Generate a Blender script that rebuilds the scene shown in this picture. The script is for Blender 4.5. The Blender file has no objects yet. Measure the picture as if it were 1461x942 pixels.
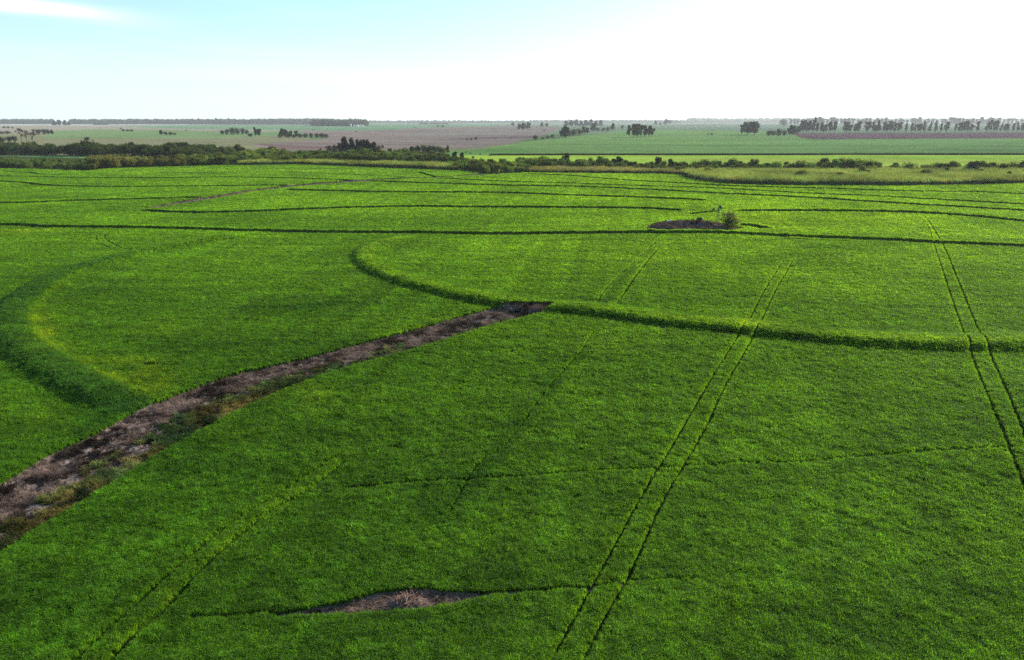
import bpy, math, random
import numpy as np
from mathutils import Vector

# ------------------------------------------------------------------ camera, light, exposure
S = bpy.context.scene
COL = S.collection
FPX, PITCH, CAMH = 975.0, math.radians(17.05), 28.0      # focal length in photo pixels (1461 wide)
cp, sp = math.cos(PITCH), math.sin(PITCH)
cam = bpy.data.cameras.new('camera'); camo = bpy.data.objects.new('camera', cam); COL.objects.link(camo)
cam.sensor_width = 36.0; cam.lens = FPX / 1461 * 36.0
cam.clip_start = 0.5; cam.clip_end = 60000
camo.location = (0, 0, CAMH); camo.rotation_euler = (math.pi / 2 - PITCH, 0, 0)
S.camera = camo

SUN_EL, SUN_AZ = math.radians(21), math.radians(50)       # azimuth to the right of the view direction
EXPO = 1.0; DENOISE = False
w = bpy.data.worlds.new('World'); S.world = w; w.use_nodes = True
nt = w.node_tree; nt.nodes.clear()
N = nt.nodes.new; L = nt.links.new
out = N('ShaderNodeOutputWorld'); bg = N('ShaderNodeBackground'); sky = N('ShaderNodeTexSky')
sky.sky_type = 'NISHITA'; sky.sun_disc = False; sky.sun_elevation = SUN_EL
sky.sun_rotation = SUN_AZ
sky.air_density = 1.0; sky.dust_density = .7; sky.ozone_density = 1.0; sky.altitude = 50
bg.inputs['Strength'].default_value = 0.10
# thin high cloud, laid out by direction on the sky
tc = N('ShaderNodeTexCoord'); sep = N('ShaderNodeSeparateXYZ'); L(tc.outputs['Generated'], sep.inputs[0])
mp = N('ShaderNodeMapping'); mp.inputs['Scale'].default_value = (1.2, 2.0, 9.0); mp.inputs['Location'].default_value = (0.35, 0.2, 0.4)
L(tc.outputs['Generated'], mp.inputs[0])
no = N('ShaderNodeTexNoise'); no.inputs['Scale'].default_value = 1.6; no.inputs['Detail'].default_value = 7; no.inputs['Roughness'].default_value = .55; no.inputs['Distortion'].default_value = .6
L(mp.outputs[0], no.inputs['Vector'])
cr = N('ShaderNodeValToRGB'); cr.color_ramp.elements[0].position = .52; cr.color_ramp.elements[1].position = .72
L(no.outputs[0], cr.inputs[0])
# a wisp high on the left
def wn(op, a, b=None, clamp=False):
    m = N('ShaderNodeMath'); m.operation = op; m.use_clamp = clamp
    for i, v in enumerate((a, b)):
        if v is None: continue
        if isinstance(v, (int, float)): m.inputs[i].default_value = v
        else: L(v, m.inputs[i])
    return m.outputs[0]
az = wn('ARCTAN2', sep.outputs['X'], sep.outputs['Y'])
azd = wn('DIVIDE', wn('ADD', az, 0.60), 0.10)
wob = wn('MULTIPLY', wn('SUBTRACT', no.outputs[0], .5), .05)
eld = wn('DIVIDE', wn('ADD', wn('SUBTRACT', sep.outputs['Z'], wn('ADD', .124, wn('MULTIPLY', azd, -.0065))), wob), 0.008)
wisp = wn('EXPONENT', wn('MULTIPLY', wn('ADD', wn('MULTIPLY', azd, azd), wn('MULTIPLY', eld, eld)), -1.0))
cf = wn('ADD', wn('MULTIPLY', cr.outputs[0], .12), wn('MULTIPLY', wisp, .85), True)
tintm = N('ShaderNodeMix'); tintm.data_type = 'RGBA'; tintm.blend_type = 'MULTIPLY'; tintm.inputs[0].default_value = 1
L(sky.outputs[0], tintm.inputs['A']); tintm.inputs['B'].default_value = (0.78, 1.03, 1.12, 1)
mx = N('ShaderNodeMix'); mx.data_type = 'RGBA'
L(cf, mx.inputs[0]); L(tintm.outputs['Result'], mx.inputs['A']); mx.inputs['B'].default_value = (8.5, 8.8, 9, 1)
hf = wn('MULTIPLY', wn('EXPONENT', wn('MULTIPLY', wn('ABSOLUTE', sep.outputs['Z']), -11.0)), .7)
mh = N('ShaderNodeMix'); mh.data_type = 'RGBA'; L(hf, mh.inputs[0]); L(mx.outputs['Result'], mh.inputs['A']); mh.inputs['B'].default_value = (5.2, 6.0, 6.4, 1)
L(mh.outputs['Result'], bg.inputs[0]); L(bg.outputs[0], out.inputs[0])

sd = bpy.data.lights.new('sun', 'SUN'); sd.energy = 5.0; sd.angle = math.radians(0.55); sd.color = (1.0, .93, .80)
so = bpy.data.objects.new('sun', sd); COL.objects.link(so)
sv = Vector((math.sin(SUN_AZ) * math.cos(SUN_EL), math.cos(SUN_AZ) * math.cos(SUN_EL), math.sin(SUN_EL)))
so.rotation_euler = sv.to_track_quat('Z', 'Y').to_euler(); so.location = (200, 200, 300)
S.view_settings.view_transform = 'Standard'; S.view_settings.look = 'None'
S.view_settings.exposure = EXPO; S.view_settings.gamma = 1; S.view_settings.use_curve_mapping = False
S.cycles.max_bounces = 5; S.cycles.diffuse_bounces = 2; S.cycles.transmission_bounces = 4; S.cycles.volume_bounces = 0
S.cycles.use_denoising = DENOISE; S.cycles.sample_clamp_direct = 2.5; S.cycles.sample_clamp_indirect = 1.5

# ------------------------------------------------------------------ helpers
rng = np.random.default_rng(7); random.seed(7)
def P(px, py, z=0.0):
    """ground point that stands where photo pixel (px, py) looks"""
    a = (px - 730.5) / FPX; v = (py - 471.0) / FPX
    t = (CAMH - z) / (sp + v * cp)
    return (a * t, (cp - v * sp) * t)
def DIST(py, z=0.0):
    return (CAMH - z) / (sp + (py - 471.0) / FPX * cp)

def hsh(ix, iy, seed):
    h = (ix.astype(np.int64) * 374761393 + iy.astype(np.int64) * 668265263 + seed * 1274126177) & 0xffffffff
    h = ((h ^ (h >> 13)) * 1274126177) & 0xffffffff
    return ((h ^ (h >> 16)) & 0xffffff) / float(0xffffff)
def vn(x, y, seed=0):
    ix = np.floor(x); iy = np.floor(y); fx = x - ix; fy = y - iy
    fx = fx * fx * (3 - 2 * fx); fy = fy * fy * (3 - 2 * fy)
    a = hsh(ix, iy, seed); b = hsh(ix + 1, iy, seed); c = hsh(ix, iy + 1, seed); d = hsh(ix + 1, iy + 1, seed)
    return (a * (1 - fx) + b * fx) * (1 - fy) + (c * (1 - fx) + d * fx) * fy - .5
def fbm(x, y, seed=0, o=3):
    s = 0; k = 1.0
    for i in range(o):
        s = s + vn(x, y, seed + i * 17) * k; x = x * 2.03 + 3.1; y = y * 2.03 + 7.7; k *= .5
    return s

def smooth_px(pts, n=6):
    p = [np.array(q, float) for q in pts]; p = [2 * p[0] - p[1]] + p + [2 * p[-1] - p[-2]]
    o = []
    for i in range(1, len(p) - 2):
        for k in range(n):
            t = k / n
            o.append(.5 * ((2 * p[i]) + (-p[i-1] + p[i+1]) * t + (2*p[i-1] - 5*p[i] + 4*p[i+1] - p[i+2]) * t*t + (-p[i-1] + 3*p[i] - 3*p[i+1] + p[i+2]) * t**3))
    o.append(p[-2])
    return o
def world_line(pts, z=0.15, n=4):
    return np.array([P(a, b, z) for a, b in smooth_px(pts, n)])
def pl(X, Y, line, maxd):
    """signed distance to a polyline (positive = left of its direction) and position 0..1 along it; inf past maxd"""
    D = np.full(X.shape, 1e9); SG = np.ones(X.shape); T = np.zeros(X.shape)
    lo = line.min(0) - maxd; hi = line.max(0) + maxd
    idx = np.nonzero((X > lo[0]) & (X < hi[0]) & (Y > lo[1]) & (Y < hi[1]))[0]
    if len(idx) == 0: return D, T
    x = X[idx]; y = Y[idx]
    seg = np.linalg.norm(np.diff(line, axis=0), axis=1); cum = np.concatenate([[0], np.cumsum(seg)]); tot = cum[-1]
    for i in range(len(line) - 1):
        a = line[i]; b = line[i + 1]
        l2 = np.minimum(a, b) - maxd; h2 = np.maximum(a, b) + maxd
        j = np.nonzero((x > l2[0]) & (x < h2[0]) & (y > l2[1]) & (y < h2[1]))[0]
        if len(j) == 0: continue
        ab = b - a; ll = ab @ ab + 1e-9
        px = x[j] - a[0]; py = y[j] - a[1]
        t = np.clip((px * ab[0] + py * ab[1]) / ll, 0, 1)
        dx = px - t * ab[0]; dy = py - t * ab[1]; d = np.sqrt(dx * dx + dy * dy)
        g = idx[j]; m = d < np.abs(D[g])
        gm = g[m]; D[gm] = d[m]; SG[gm] = np.sign(ab[0] * py - ab[1] * px)[m] + 0.0
        T[gm] = (cum[i] + t[m] * seg[i]) / tot
    return D * np.where(SG >= 0, 1, -1), T
def inside(X, Y, poly):
    r = np.zeros(X.shape, bool)
    lo = poly.min(0); hi = poly.max(0)
    idx = np.nonzero((X > lo[0]) & (X < hi[0]) & (Y > lo[1]) & (Y < hi[1]))[0]
    if len(idx) == 0: return r
    x = X[idx]; y = Y[idx]; c = np.zeros(x.shape, bool); n = len(poly)
    for i in range(n):
        x1, y1 = poly[i]; x2, y2 = poly[(i + 1) % n]
        if y1 == y2: continue
        c ^= ((y1 > y) != (y2 > y)) & (x < (x2 - x1) * (y - y1) / (y2 - y1) + x1)
    r[idx] = c
    return r
def sm(x, a, b):
    t = np.clip((x - a) / (b - a), 0, 1); return t * t * (3 - 2 * t)

# ------------------------------------------------------------------ the plan of the place
HEDGE_FRONT = [(-700,243),(-300,243),(-120,242),(0,241.5),(60,242.5),(120,244),(160,241),(250,238.5),(330,236.5),(430,235.5),(500,238),(600,241.5),(650,243.5),(690,249),(720,249.5),(760,247.5),(850,248),(940,248.5),(975,251),(995,257),(1020,261),(1060,263.5),(1100,264.5),(1200,265.5),(1300,265.5),(1400,264),(1461,262.5),(1600,261),(2200,261)]
STRIP_UP = [(-420,980),(-250,860),(-120,765),(0,692),(70,650),(134,621),(197,585),(240,568),(298,546),(342,532),(413,516),(492,496),(533,484.5),(585,472),(643,455.5),(689,443.5),(724,438),(755,438),(795,437)]
STRIP_LO = [(795,438.5),(780,445),(748,453.5),(689,468.5),(620,490),(550,510),(489,526),(424,550),(369,573),(325,595),(246,639),(162,690),(73,744),(0,788),(-120,855),(-300,950),(-430,1020)]
STRIP2_UP = [(193,300.5),(215,296),(255,288),(290,282.5),(330,275.5),(370,269.5),(410,265.5),(460,260.5),(510,257),(560,254.5),(610,253),(660,250),(690,247.5),(708,247)]
STRIP2_LO = [(712,249.5),(690,250.5),(660,252),(610,255),(560,257),(510,260.5),(460,264),(410,269),(370,273.5),(330,280),(290,287),(255,292.5),(215,299.5)]
POND = [(918,328),(925,323.5),(937,320.5),(952,317.5),(1000,316),(1014,320),(1035,323),(1062,326),(1052,330),(1010,332),(960,332),(930,331)]
PATCH_UP = [(370,876.5),(401,871),(451,863),(497,854),(537,842.6),(586,836.5),(629,839),(682,842),(718,841),(771,838),(842,833),(905,829)]
PATCH_LO = [(870,833),(842,836.5),(771,842.5),(736,845.5),(700,848),(647,860),(594,867),(540,871),(469,874),(420,876.5),(390,878)]
LEVEES = [  # px line, height, half width, crop tint, slope bias
 ([(640,336),(590,339),(555,345),(530,353),(519,366),(530,380),(560,396),(620,414),(690,430),(760,441),(820,444),(880,451),(960,462),(1054,471),(1130,480),(1207,487),(1290,493),(1380,496),(1461,495),(1560,492),(1750,485)], .78, 2.6, 1.0),
 ([(390,330),(340,337),(280,346),(210,359),(150,374),(90,392),(52,415),(25,440),(15,465),(25,488),(50,510),(95,538),(140,562),(185,580)], .75, 2.3, .62),
]
LINES = [  # contour bunds: line, gap half width, ridge height
 ([(-400,318),(0,323),(60,325.5),(180,326.5),(290,329),(380,331.5),(500,333),(600,333.5),(700,335),(850,334.5),(940,333.5)], .55, .5),
 ([(925,334.3),(1000,333.6),(1060,335),(1130,338.5),(1200,341.5),(1280,345),(1345,348.5),(1461,353.5),(1700,364)], .6, .50),
 ([(200,301),(240,304),(290,305),(370,303),(470,298.5),(560,296),(700,297),(850,297.3),(925,298.7),(975,302)], .85, .42),
 ([(-400,296),(0,290.5),(100,287.5),(200,285),(290,283)], .75, .40),
 ([(-300,250),(0,260),(60,265),(130,267),(250,267),(370,265.5),(440,266)], .8, .40),
 ([(-300,247),(0,252),(100,254),(200,254.5),(370,254),(480,257),(540,259)], .8, .36),
 ([(5,246),(40,246.5),(60,249),(95,249.5)], .9, .3), ([(170,244),(205,243)], .9, .3),
 ([(200,248),(300,247),(400,246),(520,250),(580,253)], .7, .2),
 ([(405,272),(500,274),(600,275),(720,276),(821,280),(900,282),(980,285.5),(1009,287.5)], .85, .45),
 ([(520,259),(600,262),(700,264.5),(821,267),(922,271.5),(1031,277),(1100,280),(1180,284.5),(1262,289.5),(1328,293.5),(1461,301.5),(1650,312)], .85, .45),
 ([(620,255),(720,259),(796,261),(872,264.5),(948,266.5),(1040,270),(1158,276.5),(1262,280.5),(1315,284),(1461,292.5),(1650,303)], .75, .36),
 ([(597,246),(610,250),(622,253)], .8, .3),
 ([(740,248.3),(783,250),(821,251.5),(872,256),(923,259),(973,262),(1040,266),(1080,267),(1210,270.5),(1315,274),(1393,275),(1461,278.5),(1600,284)], .8, .38),
 ([(983,307),(1000,305),(1019,303.5),(1028,303)], .6, .3),
 ([(1050,302.5),(1080,302),(1158,301.5),(1236,302.5),(1307,304.5),(1367,308.5),(1461,317.5),(1650,334)], .85, .45),
 ([(1055,322),(1075,324),(1090,327)], .8, .4),
 ([(480,700),(530,696.5),(590,691),(680,686),(770,680.5),(830,675.5),(900,671),(960,668),(1069,661.5),(1138,661),(1184,657),(1269,650.5),(1322,647),(1438,641.5),(1560,636)], .10, .03),
 ([(895,830),(940,828),(1000,826)], .05, .03),
 ([(270,882),(330,879),(395,873)], .09, .02),
 ([(1110,338),(1160,343),(1215,345)], .3, .12),
]
TRACKS = [  # wheel marks: line, half width, depth factor
 ([(770,965),(786,942),(846,835),(885,763.5),(923,696),(946,658),(969,620),(1015,541),(1053.6,480),(1067,461),(1092,412.5),(1106,390),(1121,366)], .165, 1),
 ([(818,965),(832,942),(871,867),(900,817),(950,707.5),(1002,620),(1034,552.6),(1076,480),(1084,464),(1107,414),(1120,392),(1134,366)], .165, 1),
 ([(1322,318),(1328,330),(1334,353),(1357,422),(1382,495),(1399,541),(1432,620),(1461,696),(1495,790),(1560,960)], .18, 1),
 ([(1318,307),(1330,322),(1347,353),(1376,422),(1403,487),(1430,545),(1459,614),(1495,715),(1560,880),(1600,960)], .20, 1),
 ([(80,965),(109,941),(150,900),(195,860),(240,820),(284,783),(345,738),(400,705),(450,672),(505,638)], .20, .95),
 ([(140,960),(158,941),(200,897),(243,860),(284,815),(330,775),(365,746.5),(405,720),(446,697),(500,655)], .22, .95),
 ([(640,565),(661.5,550),(689,527),(740,496)], .09, .6),
 ([(640,735),(660,700),(684,662),(715,642),(742,611),(776,563),(800,535),(830,500),(850,470)], .13, .6),
 ([(700,705),(735,650),(778,592),(815,545),(850,505)], .06, .4),
 ([(850,437),(864,413),(895,382),(929,351),(943,338)], .17, .75),
 ([(878,437),(888,423),(908.6,392),(930,365),(943,351)], .24, .8),
 ([(150,335),(152,342),(175,354),(205,362)], .2, .6), ([(138,336),(140,344),(160,356)], .15, .6),
]
SMUDGE = [  # thin or lodged spots in the crop: px, radius along x and y in m, depth
 (1168,385,3,.5,.0),(560,640,.8,.5,.5),(480,600,1.4,.8,.4),(250,300,3,3,.3),
]
TINTS = [  # crop vigour: px x, y, radius x, y (px), colour factor
 (60,478,36,26,(1.9,1.35,.9)),(175,530,70,22,(1.9,1.35,.9)),(215,545,30,20,(1.8,1.3,.9)),(30,330,60,5,(1.6,1.25,1)),
 (430,565,60,22,(1.5,1.22,1)),(330,620,60,18,(1.4,1.2,1)),(620,470,120,20,(1.25,1.12,1)),(40,600,80,30,(1.3,1.15,1)),
 (230,470,70,14,(1.3,1.15,1)),(1060,464,60,8,(1.5,1.2,1)),(860,480,80,18,(1.25,1.12,1)),(1080,310,80,12,(1.35,1.15,1)),
 (640,855,60,10,(1.1,1.05,1)),(440,435,70,12,(.62,.72,.95)),(250,490,70,8,(.75,.82,1)),(1190,352,60,6,(.62,.75,1)),
 (150,600,60,30,(.7,.8,1)),(640,720,50,40,(.8,.88,1)),(250,660,150,60,(.9,.95,1)),(880,330,120,7,(.78,.85,1)),
 (1240,310,90,10,(1.12,1.05,1)),(310,775,22,14,(1.35,1.15,1)),(390,705,22,10,(1.3,1.15,1)),(240,850,18,14,(1.25,1.1,1)),
]
def poly_of(up, lo, z=0.0): return np.concatenate([world_line(up, z), world_line(lo, z)])
W_FRONT = world_line(HEDGE_FRONT, 0, 4)
W_FIELD = np.concatenate([W_FRONT, np.array([[W_FRONT[-1][0], 12.0], [W_FRONT[0][0], 12.0]])])
W_STRIP = poly_of(STRIP_UP, STRIP_LO, .34); W_STRIP2 = poly_of(STRIP2_UP, STRIP2_LO, .1)
W_SUP = world_line(STRIP_UP, .34); W_SLO = world_line(STRIP_LO, .34)
W_POND = world_line(POND + POND[:1], 0); W_PATCH = poly_of(PATCH_UP, PATCH_LO, .38)
W_LEV = [(world_line(a, .3), h, hw, t) for a, h, hw, t in LEVEES]
W_LINES = [(world_line(a, .2), g, h) for a, g, h in LINES]
W_STREAK = [(world_line(a, .3), g, f) for a, g, f in (
 ([(610,775),(650,720),(700,660),(745,605),(780,560),(805,530),(850,475)], 1.0, (.62,.70,.9)),
 ([(860,440),(895,385),(938,345)], 1.4, (.72,.78,.9)), ([(1208,520),(1204,640),(1195,760),(1180,900)], .5, (.74,.8,.9)),
 ([(1312,560),(1314,700),(1318,860)], .3, (.76,.82,.9)), ([(1130,560),(1108,700),(1085,860)], .3, (.8,.85,.9)),
 ([(1240,290),(1236,330),(1230,350)], 5, (.85,.88,.95)), ([(1000,770),(1200,762),(1461,752)], .5, (.75,.8,.9)), ([(1280,850),(1461,847)], .35, (.68,.75,.9)),
 ([(1000,400),(1150,402),(1300,398)], .8, (.85,.9,1)), ([(100,395),(250,430),(420,440),(600,430)], 1.2, (.85,.9,1)), ([(560,385),(640,405),(720,425)], 1.0, (.78,.84,.95)))]
W_TRK = [(world_line(a, .3), g, d) for a, g, d in TRACKS]

# colours of bare ground and of the far fields (true albedo)
FAR = [  # painted back to front in this order: polygon in photo px, colour
 ([(-900,172.4),(2300,172.4),(2300,192),(-900,192)], (.15,.20,.11)),
 ([(-900,176),(420,176.5),(200,179.5),(-900,180)], (.34,.33,.26)),
 ([(-900,179.5),(250,179.5),(560,183),(300,190),(-900,190)], (.26,.22,.16)),
 ([(150,179.8),(560,178.2),(740,178),(600,183),(500,186.5),(260,184)], (.13,.22,.11)),
 ([(-900,190),(420,190),(480,212),(480,230),(-900,230)], (.19,.18,.095)),
 ([(72,187.5),(130,184.5),(240,185.5),(330,188),(440,188),(400,194),(330,196.5),(240,197.2),(60,197.2)], (.15,.215,.085)),
 ([(420,186),(500,187),(560,185.5),(590,182.5),(735,180),(800,182),(790,188),(772,194),(735,203),(690,212),(640,215),(560,219),(440,217),(380,214),(360,206),(470,198)], (.22,.165,.135)),
 ([(540,192),(620,190),(730,189),(720,192),(640,193),(590,193.5)], (.22,.19,.15)),
 ([(620,200),(760,197),(770,194),(680,196)], (.15,.10,.10)),
 ([(360,205),(470,209),(460,213),(400,212)], (.16,.10,.09)),
 ([(600,219),(690,211.5),(735,204.5),(765,200.5),(830,193.5),(890,187),(960,185),(1130,189),(1150,197),(1500,197.5),(2300,200),(2300,222),(560,223)], (.165,.265,.075)),
 ([(560,223),(650,217),(740,207),(820,206),(2300,212),(2300,221),(700,221)], (.145,.235,.07)),
 ([(600,214),(690,210.5),(700,208),(740,204),(690,212.5),(640,216)], (.20,.20,.09)),
 ([(1128,190.3),(2300,187),(2300,196),(1461,197.4),(1160,198.8),(1143,197)], (.125,.07,.07)),
 ([(600,221.8),(720,221.6),(1000,221.6),(1461,220.9),(2300,220.5),(2300,255),(930,255),(700,244),(610,232)], (.33,.45,.05)),
 ([(900,226),(1461,229),(1461,232),(1100,231)], (.42,.44,.07)),
 ([(1150,234),(1300,234),(1461,240),(1461,243),(1200,238)], (.40,.44,.07)),
 ([(590,220),(690,215),(760,213),(760,216),(650,221)], (.12,.24,.055)),
 ([(-900,222),(150,222.5),(150,228),(-900,228)], (.13,.25,.07)),
]
FARW = [(np.array([P(a, b) for a, b in p]), c) for p, c in FAR]
RIV = [(-900,228),(0,223),(130,226),(300,222),(480,214),(560,222),(650,228),(700,234),(800,234),(960,240),(1100,243),(1300,242),(1500,244),(2200,246)]
W_RIV = np.concatenate([np.array([P(a, b) for a, b in RIV]), W_FRONT[::-1]])
CROPH = 0.40

def survey(X, Y):
    """soil height, crop height 0..1, crop tint and bare ground colour at world positions"""
    n = len(X)
    fld = inside(X, Y, W_FIELD); ed = np.full(n, 9.0)
    crop = fld.astype(float)
    soil = fbm(X * .021, Y * .021, 3, 2) * .35
    soil += np.where(fld, 0, 0)
    tint = np.ones((n, 3)); col = np.empty((n, 3)); col[:] = (.12, .17, .07)
    e = vn(X * .9, Y * .9, 5) * .10 + vn(X * 4.1, Y * 4.1, 6) * .05
    g = fld
    col[g] = (.020, .055, .002)
    # ridges
    for ln, h, hw, tn in W_LEV:
        d, t = pl(X, Y, ln, hw * 3)
        m = np.abs(d) < hw * 3
        endf = sm(t, 0, .10) * (1 if tn == 1.0 else sm(1 - t, 0, .04))
        dd = np.where(d < 0, -d / (hw * (.72 if tn == 1 else .95)), d / (hw * (1.7 if tn == 1 else 1.15))) + e * 1.2; prof = np.where(m, np.exp(-np.clip(dd, 0, 4) ** 3.5 * 1.1), 0) * endf
        soil += h * prof
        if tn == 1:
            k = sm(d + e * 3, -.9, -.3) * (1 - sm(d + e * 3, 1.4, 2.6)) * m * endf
            tint *= (1 + k[:, None] * np.array([.50, .28, .1]))  # brighter, yellower crest: sunlight on the ridge painted into the crop tint
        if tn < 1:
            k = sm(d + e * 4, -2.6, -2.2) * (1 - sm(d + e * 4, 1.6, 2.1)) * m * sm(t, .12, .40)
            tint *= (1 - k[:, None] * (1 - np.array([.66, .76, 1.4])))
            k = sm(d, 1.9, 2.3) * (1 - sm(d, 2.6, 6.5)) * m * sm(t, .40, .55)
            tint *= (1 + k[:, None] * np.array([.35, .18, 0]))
    for ln, gw, h in W_LINES:
        if gw > .2: gw = gw * 1.25 + .08; h = h * 1.3
        d, t = pl(X, Y, ln, 6)
        m = np.abs(d) < 6
        ef = sm(t, 0, .012) * sm(1 - t, 0, .012)
        br = .75 + .5 * np.clip(vn(X * .10, Y * .10, 12) + .5, 0, 1)
        wd = gw * ef * br + e * (.5 if gw > .2 else .35)
        crop = np.where(m, crop * sm(np.abs(d), wd * .85, wd * 1.05 + .06), crop); ed = np.where(m & (wd > .02), np.minimum(ed, np.abs(d) - wd), ed)
        sc = max(gw * 1.6, .35)
        soil += np.where(m, h * ef * np.exp(-((d - sc * 1.0) / (sc * .9)) ** 2), 0)
    for ln, gw, dp in W_TRK:
        d, t = pl(X, Y, ln, 2)
        m = np.abs(d) < 2
        far = sm(t, 0, .02) * sm(1 - t, .0, .10)
        br = np.clip(1.0 + (1 - dp) * 4 * vn(X * .35, Y * .35, 21), .15, 1.3) if dp < 1 else 1
        wd = gw * far * br + (e * .5) * far
        c2 = 1 - dp * (1 - sm(np.abs(d), wd * .8, wd * 1.0 + .05))
        crop = np.where(m, crop * c2, crop); ed = np.where(m & (wd > .03), np.minimum(ed, np.abs(d) - wd), ed)
        if gw > .15:   # crop pushed up and lush beside the wheel mark
            k = np.where(m, np.exp(-((np.abs(d) - gw - .25) / .2) ** 2), 0) * .12 * far
            tint *= (1 + k[:, None] * np.array([1.0, .6, .2]))
    # bright stripe between the faint wheel marks on the left
    d, t = pl(X, Y, W_TRK[5][0], 2.5)
    k = np.where((d > .05) & (d < 1.0), .45, 0) * (.6 + vn(X * .5, Y * .5, 31))
    tint *= (1 + k[:, None] * np.array([.9, .5, .1]))
    for ln, wd, f in W_STREAK:
        d, t = pl(X, Y, ln, wd * 3)
        k = np.where(np.abs(d) < wd * 3, np.exp(-(d / wd) ** 2), 0) * sm(t, 0, .1) * sm(1 - t, 0, .1) * np.clip(.8 + 1.4 * vn(X * .3, Y * .3, 23), .1, 1.2)
        tint *= 1 + k[:, None] * (np.array(f) - 1)
    for px, py, rx, ry, dp in SMUDGE:
        cx, cy = P(px, py, .3); q = ((X - cx) / rx) ** 2 + ((Y - cy) / ry) ** 2 + vn(X * 1.5, Y * 1.5, 8) * 1.2
        crop *= 1 - dp * (1 - sm(q, .5, 1.2))
    # crop vigour, then backlight painted into the tint
    a_ = X / np.maximum(Y * cp + 0 * X + CAMH * sp, 1.0)       # plan position expressed along the lines of sight of the survey flight
    for px, py, rx, ry, c in TINTS:
        cx, cy = P(px, py, .3); x2, y2 = P(px + rx, py, .3); x3, y3 = P(px, py - ry, .3)
        wx = abs(x2 - cx); wy = abs(y3 - cy); sk = (x3 - cx) / (y3 - cy + 1e-6)
        q = ((X - cx - (Y - cy) * sk) / wx) ** 2 + ((Y - cy) / wy) ** 2
        k = np.exp(-q * 1.2) * np.clip(.9 + 1.6 * fbm(X * .35, Y * .35, 44, 2), 0, 1.4)
        tint *= 1 + k[:, None] * (np.array(c) - 1)
    big = fbm(X * .035, Y * .05, 51, 3); mid = fbm(X * .10, Y * .45, 61, 3); ru = X * .9866 - Y * .163; rw = X * .163 + Y * .9866; row = vn(ru * 1.3, rw * .03, 71) + .8 * vn(ru * .45, rw * .02, 72)
    mid = mid + .5 * vn(X * .05, Y * 1.1, 73) * sm(Y, 60, 90)
    tint *= (1 + .34 * big[:, None] * np.array([1.3, 1, .5])) * (1 + .34 * mid[:, None] * np.array([1.2, 1, .6])) * (1 + .22 * row[:, None])
    far_ = sm(Y, 45, 230)[:, None]; tint *= np.array([.88, .88, .95]); tint *= 1 + far_ * np.array([.95, .62, .5]); tint *= 1 + sm(X, -60, 60)[:, None] * np.array([.16, .08, 0])  # darker near, brighter far and to the right: low backlight painted as colour
    # bare strips
    cl = fbm(X * 1.3, Y * 1.3, 81, 3); cl2 = fbm(X * 5, Y * 5, 91, 2)
    def bare(polyw, base, hi, dep, clod):
        nonlocal crop, soil
        ins = inside(X + e * 1.2, Y + e * 1.2, polyw)
        crop = np.where(ins, 0, crop)
        k = np.clip(.5 + cl * 1.1 + cl2 * .6, 0, 1)[:, None]
        cc = np.array(base) * (1 - k) + np.array(hi) * k
        col[ins] = cc[ins]
        soil = soil + np.where(ins, dep + clod * (cl + .5 * cl2), 0)
        return ins
    i1 = bare(W_STRIP, (.075, .050, .040), (.25, .185, .15), -.10, .14)
    bare(W_STRIP2, (.07, .05, .04), (.22, .15, .12), -.10, .25)
    ip = bare(W_POND, (.045, .034, .036), (.13, .10, .09), .0, .15)
    bare(W_PATCH, (.17, .12, .11), (.46, .30, .25), -.06, .05)
    # the pond's dug bank: raised rim towards the back
    cx, cy = P(985, 325); x2, _ = P(1040, 325)
    q = ((X - cx) / (x2 - cx)) ** 2 + ((Y - cy) / 7.5) ** 2
    soil += np.where(q < 3, .9 * np.exp(-((np.sqrt(q) - .75) / .22) ** 2) - .5 * np.exp(-(q / .25)), 0) * np.where(Y > cy - 3, 1, .5) * (q < 3)
    # thin yellow spot with soil showing at the ridge foot
    cx, cy = P(180, 526, .3); q = ((X - cx) / 4.5) ** 2 + ((Y - cy) / 2.2) ** 2
    thin = (q < 1) & (mid > .05)
    crop = np.where(thin, crop * .3, crop); col[thin] = (.13, .12, .03)
    # far fields
    o = ~fld
    xo = X[o]; yo = Y[o]; co = col[o]
    wob = fbm(xo * .01, yo * .006, 77, 2)
    for pw, c in FARW:
        m = inside(xo, yo, pw); co[m] = c
    st = fbm(xo * .004, yo * .02, 101, 3) + .6 * fbm(xo * .03, yo * .03, 111, 2)
    co *= 1.12 * (1 + .32 * st[:, None])
    mr = inside(xo, yo, W_RIV); co[mr] = (.05, .07, .022)
    col[o] = co
    # colour of ground under the crop follows it
    cm = g & (crop > .15)
    col[cm] = col[cm] * tint[cm]
    fur = g & (crop <= .15) & (col[:, 1] > col[:, 0] * 1.8)
    col[fur] = (.024, .046, .007)
    for q_ in (W_SUP, W_SLO, W_PATCH):
        d, t = pl(X, Y, q_, 4); ed = np.minimum(ed, np.maximum(np.abs(d), .05))
    return soil, crop, tint, col, g, mid, ed

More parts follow.
